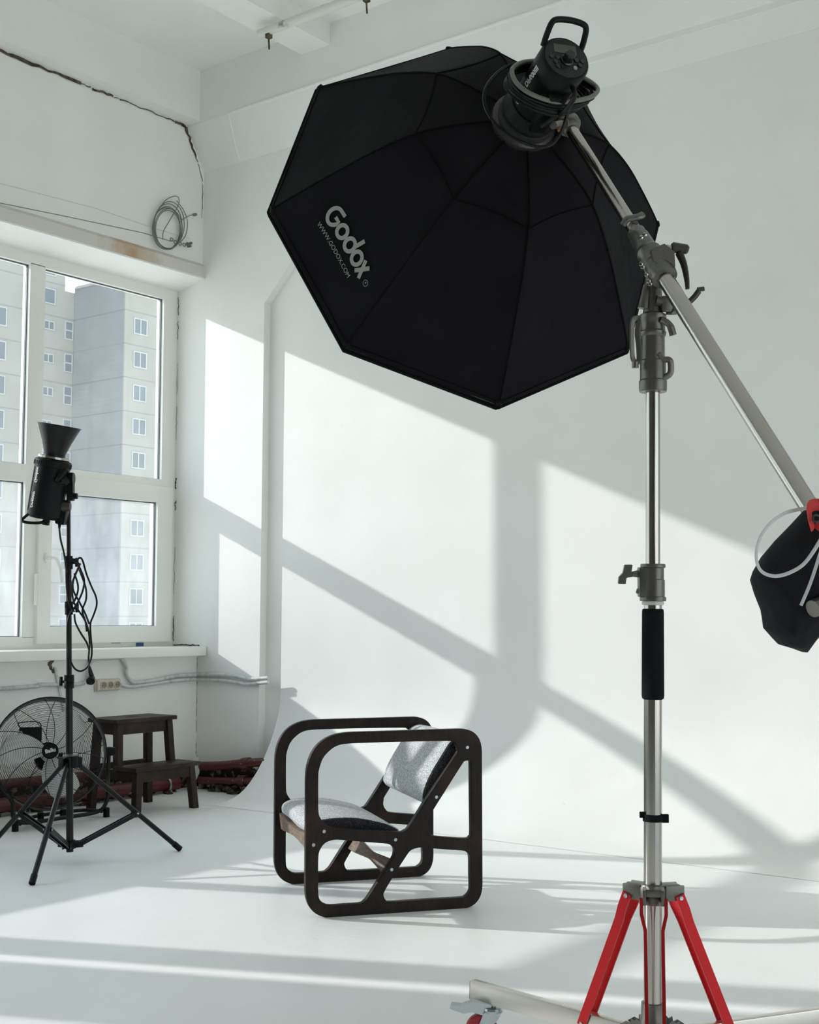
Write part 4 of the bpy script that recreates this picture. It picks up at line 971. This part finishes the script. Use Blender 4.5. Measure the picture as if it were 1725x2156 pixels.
# ------------------------------------------------------------------ studio light in the softbox
lamp = thing('studio_light', OC+OA*.6, 'large black studio light on the boom with screen, dial and cable wrapped round it', 'studio light')
KU = (UZ-OA*UZ.dot(OA)).normalized(); KW = UZ.cross(OA).normalized()    # KW: to the right as seen from behind
if KW.dot(RT) < 0: KW = -KW
OA2 = (OA+KW*.075-KU*.01).normalized(); OC2 = OC+OA*.47-OA2*.47
KU = (UZ-OA2*UZ.dot(OA2)).normalized(); KW = UZ.cross(OA2).normalized()
if KW.dot(RT) < 0: KW = -KW
def kp(w_, u_, t): return OC2+KW*w_+KU*u_+OA2*t
T0, T1, LR = .486, .725, .0625
bm = BM(); add_lathe(bm, [(0, T0), (.070, T0), (.072, T0+.006), (.072, T0+.022), (.070, T0+.030), (LR+.006, T0+.034), (LR+.004, T0+.06), (LR, T0+.062), (LR, T1-.06), (LR+.001, T1-.058), (LR+.001, T1-.006), (LR-.003, T1), (0, T1)], OC2, OA2, 48, sx=1, sy=1); body = obj('body', bm, M_BLACKP, lamp)
bm = BM(); add_lathe(bm, [(.070, T0-.006), (.0775, T0-.005), (.0775, T0+.012), (.0715, T0+.014)], OC2, OA2, 48); obj('mount_ring', bm, M_PANEL, lamp)
bm = BM(); add_lathe(bm, [(0, T1+.0005), (.056, T1+.0005), (.0555, T1+.002), (0, T1+.002)], OC2, OA2, 48); pn = obj('control_panel', bm, M_PANEL, lamp)
MK = mat_of(kp(0, 0, T1+.002), KW, KU, KW.cross(KU) if KW.cross(KU).dot(OA2) > 0 else KU.cross(KW))
bm = BM(); add_box(bm, (-.030, .012, 0), (.030, .037, .0012), MK, bev=.0005); obj('screen', bm, M_SCREEN, pn)
for (x, y) in ((-.040, -.003), (-.0235, -.004), (-.030, -.016), (-.026, -.028), (.026, -.004), (.042, -.004), (.034, -.017)):
    bm = BM(); add_lathe(bm, [(.0065, 0), (.0062, .003), (.0052, .0040), (0, .0038)], MK @ V((x, y, 0)), OA2, 18); obj('button', bm, M_BTN, pn)
bm = BM(); add_lathe(bm, [(.0055, 0), (.005, .002), (0, .002)], MK @ V((.021, -.026, 0)), OA2, 18); obj('indicator', bm, M_TXTG, pn)
bm = BM(); add_box(bm, (-.017, -.035, 0), (-.011, -.022, .002), MK); obj('usb_slot', bm, M_HOLE, pn, sharp=0)
bm = BM(); add_lathe(bm, [(.0165, 0), (.0165, .004), (.0135, .006), (.0128, .024), (.0105, .027), (0, .027)], MK @ V((0, -.008, 0)), OA2, 28); obj('dial', bm, M_BTN, pn)
bm = BM(); hz = .004
hp = catmull([kp(-.050, .038, T1-.012), kp(-.050, .050, T1+.01), kp(-.046, .066, T1+.036), kp(-.034, .074, T1+.042), kp(0, .078, T1+.043), kp(.034, .074, T1+.042), kp(.046, .066, T1+.036), kp(.050, .050, T1+.01), kp(.050, .038, T1-.012)], 5)
add_tube(bm, hp, .0075, 10); obj('carry_handle', bm, M_BLACKP, lamp)
bm = BM()
for s in range(3):
    for r_ in range(2):
        a = math.radians(-118-r_*30); e = KW*math.cos(a)+KU*math.sin(a); c = OC2+OA2*(T1-.075-s*.017)+e*LR
        x = OA2.cross(e); add_box(bm, (-.006, -.004, -.001), (.006, .004, .0012), mat_of(c, OA2, x, e), bev=.001) if r_ == 0 else None
obj('vent_slot', bm, M_HOLE, body)
# lower spine with battery contact rail and power inlet
bm = BM(); add_box(bm, (-.022, -.078, T0+.04), (.022, -.050, T1-.055), mat_of(OC2, KW, KU, OA2), bev=.006); obj('mounting_rail', bm, M_BLACKP, lamp)
bm = BM(); add_tube(bm, catmull([kp(.024, -.055, T1-.03), kp(.026, -.085, T1-.028), kp(.020, -.095, T1-.07), kp(.012, -.085, T1-.11), kp(-.01, -.09, T1-.15)], 5), .0062, 10)
pw = obj('power_lead', bm, M_CABLE, lamp)
a_l = None
cands = [2*PI*k/360 for k in range(360)]
def kf(a): return KW*math.cos(a)+KU*math.sin(a)
vis = [a for a in cands if kf(a).dot(-(OC2-CAM).normalized()) > -.1]
a_l = min(vis, key=lambda a: kf(a).dot(RT)+.0)
e1 = kf(a_l); e2 = OA2.cross(e1)
def kmap(s, a_off=0):
    def f(x, y, z):
        q = y/LR+a_off; return OC2+OA2*(s+x)+(e1*math.cos(q)+e2*math.sin(q))*(LR+.0012+z)
    return f
me = text_mesh('DP600III', .021, .0004, shear=.25, extrude=.0003, sp=1.0); map_mesh(me, kmap(T1-.070, .25)); link('lettering', me, M_TXT, body, sharp=0, label='white model lettering')
me = text_mesh('Godox', .020, .0005, extrude=.0003); map_mesh(me, kmap(T0+.10, .35)); link('lettering', me, M_TXTG, body, sharp=0, label='pale maker lettering')
# cable wrapped round the body
def loop(off, wL=.100, wR=.125, ub=.072, sh=0.0, tb=.650, tt=.610, rj=.0):
    pts = []
    for k in range(16):
        a = 2*PI*k/16
        c, s = math.cos(a), math.sin(a)
        ww = c*(wR if c > 0 else wL)
        uu = s*ub
        t = (tb+tt)/2-(tb-tt)/2*s
        pts.append(kp(ww+random.uniform(-rj, rj), uu*(1-.25*max(0, c))+sh, t+off))
    return catmull(pts, 4, True)
bm = BM()
for k in range(5): add_tube(bm, loop(-.004-.005*k, .100+.002*k, .130-.006*k, .072+.002*k, -.003*k, rj=.004), .0045, 8, closed=True)
add_tube(bm, catmull([kp(-.06, .06, .62), kp(-.11, .045, .60), kp(-.15, .0, .58), kp(-.155, -.05, .57), kp(-.12, -.10, .56), kp(-.06, -.135, .56), kp(0, -.145, .57), kp(.03, -.12, .60), kp(.045, -.06, .64)], 6), .0045, 8)
obj('wrapped_cable', bm, M_CABLE, lamp)
bm = BM(); add_tube(bm, loop(.004, .103, .132, .074, .0, rj=.002), .0058, 10, closed=True); obj('wrapped_cable', bm, M_CABG, lamp, label='worn pale grey cable')

# ------------------------------------------------------------------ boom stand
PX, PY = 4.640, -2.9655
bs = thing('boom_stand', (PX, PY, 0), 'tall steel boom stand with red braces and casters carrying the softbox', 'boom stand')
def pole(z): return V((4.6290+.0137*z, -2.9702+.0067*z, z))
pax = (pole(1)-pole(0)).normalized()
def lat(name, prof, m, par=bs, seg=32): 
    bm = BM(); add_lathe(bm, [(r, z/pax.z) for r, z in prof], pole(0), pax, seg); return obj(name, bm, m, par)
lat('lower_tube', [(.0205, .12), (.0205, 1.085), (0, 1.085)], M_CHROME)
lat('upper_tube', [(.0165, 1.08), (.0165, 1.62), (0, 1.62)], M_CHROME)
lat('foam_grip', [(.0200, .862), (.0245, .865), (.0258, .872), (.0250, 1.062), (.0240, 1.069), (.0200, 1.070)], M_FOAM)
tc_ = lat('top_casting', [(.0165, 1.575), (.031, 1.575), (.0325, 1.58), (.0325, 1.60), (.0300, 1.603), (.0300, 1.647), (.0275, 1.650), (.0275, 1.705), (.0300, 1.708), (.0310, 1.716), (.0285, 1.719), (.0285, 1.742), (.0312, 1.746), (.0310, 1.757), (.020, 1.764), (0, 1.764)], M_CAST)
ST = .001109  # metres per photo pixel at the pole
def pq(x, y, dd=0.0): return dep(x, y, 2.985+dd)
# side hand loops of the top casting
bm = BM(); add_tube(bm, catmull([pq(1346, 672), pq(1337, 671), pq(1332, 680), pq(1331, 715), pq(1332, 750), pq(1337, 761), pq(1346, 760), pq(1346, 735), pq(1343, 700)], 5, True), .0042, 8, closed=True, flat=(1, 1.6)); obj('side_loop', bm, M_CAST, tc_)
bm = BM(); add_tube(bm, catmull([pq(1386, 745), pq(1396, 756), pq(1410, 758), pq(1413, 768), pq(1412, 785), pq(1402, 794), pq(1388, 799)], 5), .0050, 8, flat=(1, 1.5)); obj('side_loop', bm, M_CAST, tc_)
bm = BM(); add_tube(bm, catmull([pq(1392, 672), pq(1402, 677), pq(1412, 687), pq(1418, 706)], 5), [.006]*5+[.0065]*5+[.007]*6, 10, flat=(1, 1.2)); obj('hook_lever', bm, M_CAST, tc_)
bm = BM(); add_tube(bm, [pq(1338, 762), pq(1338, 775)], .008, 10); obj('side_loop_foot', bm, M_CAST, tc_)
# pivot neck
bm = BM()
add_tube(bm, [pole(1.755), pole(1.80), pole(1.845), pole(1.885)], [.0235, .022, .019, .022], 20)
add_tube(bm, [pq(1362, 600, .02), pq(1355, 650, .02)], [.008, .014], 10)
obj('pivot_neck', bm, M_CAST, bs)
bm = BM(); add_tube(bm, [pq(1382, 632, .01), pq(1418, 640, .01), pq(1423, 658, .0)], [.013, .012, .009], 10); add_box(bm, (-.014, -.012, -.018), (.014, .012, .018), mat_of(pq(1405, 640, .01), RT, FW, UP), bev=.004); lv = obj('tilt_block', bm, M_CAST, bs)
bm = BM(); add_tube(bm, catmull([pq(1420, 655, .02), pq(1440, 645, .02), pq(1460, 628, .02), pq(1472, 613, .02)], 5), .0055, 10, flat=(1, 1.3)); add_tube(bm, [pq(1469, 610, .02), pq(1483, 608, .02)], .0055, 10); add_tube(bm, [pq(1404, 655, .02), pq(1424, 655, .02)], .009, 12); obj('tilt_lever', bm, M_DKCAST, lv)
# boom: two tubes through the clamp
BP = dep(1375, 545, 3.0); BE = dep(1700, 1060, 2.5); bdir = (BP-BE).normalized()
def boom(s): return BP+bdir*s
s_top = .585
lowlen = (BP-BE).length
bm = BM(); add_tube(bm, [boom(-lowlen-.16), boom(.02)], .0195, 24)
lt = obj('boom_tube', bm, M_CHROME, bs)
bm = BM(); add_tube(bm, [boom(0), boom(s_top)], .0158, 24); obj('boom_tube', bm, M_CHROME, bs)
bx, by, bz = frame_from(bdir)
bm = BM(); add_lathe(bm, [(.0195, -.075), (.030, -.073), (.0315, -.066), (.0315, -.040), (.0285, -.037), (.0285, -.022), (.031, -.019), (.031, -.004), (.0280, -.001), (.0280, .020), (.030, .024), (.026, .03), (.0245, .038), (.0235, .085), (.0215, .088), (.0215, .105), (.0165, .107)], boom(0), bdir, 32); cl = obj('boom_clamp', bm, M_CAST, bs)
bm = BM(); Mc = mat_of(pq(1392, 548, -.01), RT, FW, UP); add_prism(bm, round_poly([(-.025, .02), (.005, .032), (.028, .014), (.030, -.022), (.015, -.030), (-.02, -.01)], .004, 3), mat_of(pq(1392, 545, -.02), RT, UP, -FW), .016, -.016); obj('clamp_jaw', bm, M_CAST, cl)
bm = BM(); add_tube(bm, [pq(1404, 520, -.02), pq(1418, 523, -.02)], .006, 10); obj('clamp_bolt', bm, M_CHROME, cl)
bm = BM(); add_tube(bm, [pq(1414, 521, -.02), pq(1417, 521, -.02), pq(1446, 525, -.02), pq(1450, 526, -.02)], [.009, .0125, .0115, .008], 14)
lvp = catmull([pq(1430, 532, -.02), pq(1440, 556, -.02), pq(1446, 585, -.02), pq(1448, 609, -.02)], 5)
add_tube(bm, lvp, [.0125-.006*i/(len(lvp)-1) for i in range(len(lvp))], 10, flat=(1, .7)); obj('clamp_lever', bm, M_DKCAST, cl)
bm = BM(); add_tube(bm, [pq(1334, 478, -.04), pq(1337, 468, -.05)], [.012, .009], 12)
add_tube(bm, catmull([pq(1312, 474, -.05), pq(1320, 462, -.055), pq(1333, 459, -.055), pq(1346, 456, -.055), pq(1354, 452, -.05)], 4), .0068, 10, flat=(1, 1.2)); obj('lock_knob', bm, M_CAST, cl)
bm = BM()
for (x, y) in ((1350, 500), (1358, 494)):
    c = pq(x, y, -.035); add_lathe(bm, [(.005, -.003), (.005, .003), (0, .005)], c, -FW, 12)
for (x, y) in ((1350, 556), (1353, 562), (1361, 578), (1366, 592), (1369, 598)):
    c = pq(x, y, -.03); add_tube(bm, [c+(RT*math.cos(a)+UP*math.sin(a))*.004 for a in [2*PI*k/8 for k in range(8)]], .0012, 5, closed=True)
obj('safety_chain', bm, M_CHROME, cl)
# flange and spigot at the upper end
bm = BM(); add_lathe(bm, [(.0158, -.03), (.022, -.028), (.023, -.012), (.0285, -.012), (.0325, -.008), (.0325, .006), (.026, .010), (0, .012)], boom(s_top), bdir, 32); fl = obj('end_flange', bm, M_CAST, bs)
e0 = boom(s_top+.005); tgt = kp(.03, -.075, .565)
bm = BM(); dirn = (tgt-e0).normalized(); N = 14
add_tube(bm, [e0, tgt], .010, 12)
for k in range(6):
    c = e0+dirn*(.012+k*.006); x, y, z = frame_from(dirn)
    add_tube(bm, [c+(x*math.cos(a)+y*math.sin(a))*.013 for a in [2*PI*q/12 for q in range(12)]], .0016, 5, closed=True)
obj('spigot', bm, M_CAST, fl)
bm = BM(); add_lathe(bm, [(0, 0), (.006, 0), (.007, .004), (.004, .009), (0, .009)], dep(1178, 273, 3.30), -FW, 10); obj('copper_washer', bm, mat('copper', (.45, .18, .08), .35, .9), fl)
# mid collar
mc = BM(); add_lathe(mc, [(.0175, 1.088), (.0300, 1.088), (.0305, 1.093), (.0300, 1.097), (.0272, 1.098), (.0272, 1.136), (.0252, 1.138), (.0252, 1.163), (.0285, 1.165), (.0290, 1.170), (.0280, 1.173), (.0175, 1.173)], pole(0), pax, 32)
add_box(mc, (-.034, -.020, 1.097), (-.004, .012, 1.165), mat_of(V((pole(1.1).x, pole(1.1).y, 0)), RT, FW, UZ), bev=.003); mcol = obj('locking_collar', mc, M_CAST, bs)
lat('nylon_ring', [(.021, 1.078), (.0250, 1.079), (.0255, 1.083), (.0250, 1.087), (.021, 1.088)], mat('nylon_white', (.6, .6, .55), .4), mcol)
bm = BM(); add_lathe(bm, [(.0075, 0), (.0075, .003), (.005, .005), (0, .005)], pq(1346, 1245, -.025), -FW-RT*.6, 16); obj('cap_screw', bm, M_CHROME, mcol)
bm = BM(); add_tube(bm, [pq(1346, 1208, -.02), pq(1330, 1209, -.025)], [.009, .006], 14)
add_prism(bm, round_poly([(-.014, .022), (.004, .022), (.001, .004), (.004, -.006), (-.010, -.008), (-.012, -.022), (-.029, -.022), (-.027, -.006), (-.018, .003)], .002, 3), mat_of(pq(1328, 1209, -.03), RT, UP, -FW), .006, -.006); obj('wing_knob', bm, M_CAST, mcol)
# cable tie
bm = BM(); add_lathe(bm, [(.0212, .588), (.0230, .588), (.0230, .604), (.0212, .604)], pole(0), pax, 28)
z_ = .597
add_box(bm, (-.031, -.008, z_+.0), (-.018, -.002, z_+.013), mat_of(V((pole(.6).x, pole(.6).y, 0)), RT, FW, UZ)); add_box(bm, (.018, -.012, z_-.010), (.034, -.004, z_+.008), mat_of(V((pole(.6).x, pole(.6).y, 0)), RT, FW, UZ)); obj('cable_tie', bm, M_FOAM, bs)
# tripod: collar, braces, flat steel legs, casters
lat('brace_collar', [(.0208, .405), (.030, .405), (.031, .41), (.031, .440), (.027, .447), (.0208, .449)], M_CAST)
lat('foot_hub', [(.0, .05), (.028, .05), (.030, .06), (.030, .150), (.0265, .160), (.026, .186), (.0208, .187)], M_CAST)
legdirs = [math.radians(179), math.radians(51), math.radians(-63)]
for li, ang in enumerate(legdirs):
    d = V((math.cos(ang), math.sin(ang), 0)); s = UZ.cross(d); P0 = V((PX-.004, PY-.002, 0))
    Mb = mat_of(P0, d, s, UZ)
    # collar bracket
    bm = BM(); add_box(bm, (.02, -.024, .412), (.066, -.016, .446), Mb, bev=.003); add_box(bm, (.02, .016, .412), (.066, .024, .446), Mb, bev=.003); add_box(bm, (.018, -.020, .430), (.060, .020, .447), Mb, bev=.004); obj('collar_bracket', bm, M_CAST, bs)
    # hub bracket with notched plate
    bm = BM(); plate = [(.02, .06), (.02, .140), (.035, .150), (.042, .143), (.050, .147), (.052, .135), (.064, .139), (.078, .130), (.088, .105), (.092, .06)]
    for sg in (-.0215, .0175): add_prism(bm, plate, mat_of(P0+s*sg, d, UZ, s), .004, 0.0)
    obj('hub_bracket', bm, M_CAST, bs)
    # leg bar
    L0, L1 = .045, .505; ZB_ = .1285; zh = .103
    Ms = Mb @ Matrix.Translation((0, 0, zh)) @ Matrix.Rotation(-math.atan2(ZB_-zh, L1), 4, 'Y')
    bm = BM(); add_box(bm, (L0, -.0125, -.0225), (L1, .0125, .0225), Ms, bev=.002); lg = obj('leg', bm, M_STEEL, bs)
    bm = BM(); add_box(bm, (L1-.001, -.0115, -.0215), (L1+.001, .0115, .0215), Ms); obj('end_cap', bm, M_BLACKP, lg, sharp=0)
    # brace: two red bars side by side from collar to leg
    top = V((.052, 0, .425)); bot = V((.182, 0, .106))
    ax = (bot-top).normalized(); nn = V((-ax.z, 0, ax.x))
    for sg in (-1, 1):
        bm = BM(); pts = []
        sec = [(0, .014), (.06, .014), (.10, .020), (.9, .020), (1, .020)] if li == 2 else [(0, .019), (.08, .019), (1, .019)]
        rings = []
        for q, yy in ((0, .027), (.10, .027), (.2, .019), (1, .018)):
            c = top.lerp(bot, q)
            w2 = .011; th = .0038 if li == 2 else .0022
            ring = [bm.verts.new(Mb @ (c+nn*a*w2+V((0, sg*yy+b*th, 0)))) for a, b in ((-1, -1), (1, -1), (1, 1), (-1, 1))]
            rings.append(ring)
        for A_, B_ in zip(rings, rings[1:]):
            for j in range(4): bm.faces.new((A_[j], A_[(j+1) % 4], B_[(j+1) % 4], B_[j]))
        bm.faces.new(rings[0]); bm.faces.new(rings[-1][::-1])
        br = obj('brace', bm, M_RED, bs, sharp=25)
        bm = BM()
        for e in (top+ax*.006, bot-ax*.004):
            add_lathe(bm, [(.0055, 0), (.0045, .003), (.002, .003), (0, .002)], Mb @ (e+V((0, sg*(.029 if e.z > .3 else .020), 0))), s*sg, 12)
        obj('rivet', bm, M_ZINC, br)
    # caster
    cx_ = L1-.062; ZB_ = .123
    bm = BM(); add_lathe(bm, [(.0, ZB_-.020), (.008, ZB_-.020), (.008, ZB_-.026), (.024, ZB_-.027), (.026, ZB_-.032), (.024, ZB_-.038), (0, ZB_-.038)], P0+d*cx_, UZ, 28); cs = obj('caster', bm, M_ZINC, bs)
    rot = math.radians(-148) if li == 0 else ang+.6
    cdv = V((math.cos(rot), math.sin(rot), 0)); csd = UZ.cross(cdv); Mf = mat_of(P0+d*cx_, cdv, UZ, -csd)
    bm = BM()
    fork = round_poly([(-.022, ZB_-.036), (.022, ZB_-.036), (.040, .040), (.022, .036), (-.012, .070)], .004, 3)
    add_prism(bm, fork, Mf, .019, .016); add_prism(bm, fork, Mf, -.016, -.019); obj('caster_fork', bm, M_ZINC, cs)
    bm = BM(); lev = round_poly([(.0, .104), (.050, .110), (.078, .100), (.102, .102), (.106, .093), (.072, .082), (.050, .086), (.02, .078)], .003, 3); add_prism(bm, lev, Mf, .014, -.014); obj('brake_lever', bm, M_ZINC, cs)
    bm = BM(); wc = P0+d*cx_+cdv*.028+UZ*.040; add_lathe(bm, [(0, -.012), (.036, -.012), (.040, -.008), (.040, .008), (.036, .012), (0, .012)], wc, csd, 32); obj('wheel', bm, M_REDP, cs)
bm = BM(); add_prism(bm, round_poly([(0, 0), (.012, .010), (.05, .006), (.060, -.012), (.045, -.018), (.01, -.016)], .003, 3), mat_of(pq(1312, 1866, 0), RT, UP, -FW), .010, -.006); obj('collar_lever', bm, M_CAST, bs)

# ------------------------------------------------------------------ sandbag on the low end of the boom
DB = 2.42
sb = thing('sandbag', dep(1700, 1215, DB), 'black canvas counterweight bag with red strap hanging from the boom end', 'sandbag')
rows = [(1062, 1706, 1770, .020), (1075, 1694, 1785, .035), (1105, 1668, 1800, .055), (1140, 1634, 1815, .068), (1175, 1606, 1820, .078), (1205, 1588, 1822, .084), (1222, 1582, 1822, .086), (1250, 1590, 1818, .085), (1285, 1604, 1805, .080), (1324, 1611, 1735, .066), (1345, 1630, 1714, .052), (1357, 1641, 1705, .040), (1365, 1668, 1700, .024), (1371, 1684, 1697, .010)]
bm = BM(); rings = []; ns = 36
for (y, xl, xr, th) in rows:
    ring = []
    for k in range(ns):
        a = 2*PI*k/ns; c = math.cos(a); s = math.sin(a)
        c = math.copysign(abs(c)**.85, c)
        xx = (xl+xr)/2+(xr-xl)/2*c
        tilt = -(xx-1700)*.10*(1 if y > 1222 else .4)
        p = dep(xx, y+max(-8, min(8, tilt))*.0, DB)-FW*s*th
        wr = noise.noise(V((xx*.018, y*.010, s)))*.012+noise.noise(V((xx*.05, y*.015, s*2)))*.004
        ring.append(bm.verts.new(p-FW*s*wr*2))
    rings.append(ring)
for A_, B_ in zip(rings, rings[1:]):
    for k in range(ns): bm.faces.new((A_[k], A_[(k+1) % ns], B_[(k+1) % ns], B_[k]))
bm.faces.new(rings[0]); bm.faces.new(rings[-1][::-1])
bmesh.ops.subdivide_edges(bm, edges=bm.edges[:], cuts=1, use_grid_fill=True, smooth=.6)
obj('bag', bm, M_BAG, sb, sharp=80)
bm = BM(); DBs = DB-.10
add_tube(bm, catmull([dep(1712, 1068, DBs+.06), dep(1680, 1073, DBs+.04), dep(1650, 1082, DBs+.02), dep(1620, 1104, DBs), dep(1600, 1135, DBs), dep(1593, 1165, DBs), dep(1596, 1190, DBs), dep(1608, 1206, DBs), dep(1632, 1213, DBs), dep(1660, 1207, DBs), dep(1690, 1190, DBs), dep(1712, 1163, DBs), dep(1735, 1125, DBs)], 6), .0034, 8, flat=(.35, 1))
add_tube(bm, catmull([dep(1732, 1150, DBs), dep(1718, 1195, DBs), dep(1704, 1235, DBs), dep(1687, 1275, DBs)], 6), .0032, 8, flat=(.35, 1))
obj('cord_strap', bm, M_STRAP, sb)
bm = BM(); add_tube(bm, catmull([dep(1712, 1112, DBs+.02), dep(1706, 1090, DBs+.01), dep(1705, 1070, DBs+.02), dep(1715, 1063, DBs+.03), dep(1735, 1066, DBs+.03), dep(1745, 1090, DBs+.02), dep(1722, 1116, DBs+.02)], 6), .011, 8, flat=(.25, 1)); rs = obj('red_strap', bm, M_REDS, sb)
bm = BM(); c = dep(1719, 1092, DBs-.0)
add_tube(bm, [c+(RT*math.cos(a)+UP*math.sin(a))*.006 for a in [2*PI*k/14 for k in range(14)]], .0022, 6, closed=True); obj('eyelet', bm, M_DKCAST, rs)
bm = BM(); add_tube(bm, [dep(1712, 1282, DBs), dep(1745, 1268, DBs+.02)], .016, 20); obj('end_knob', bm, M_CAST, sb)
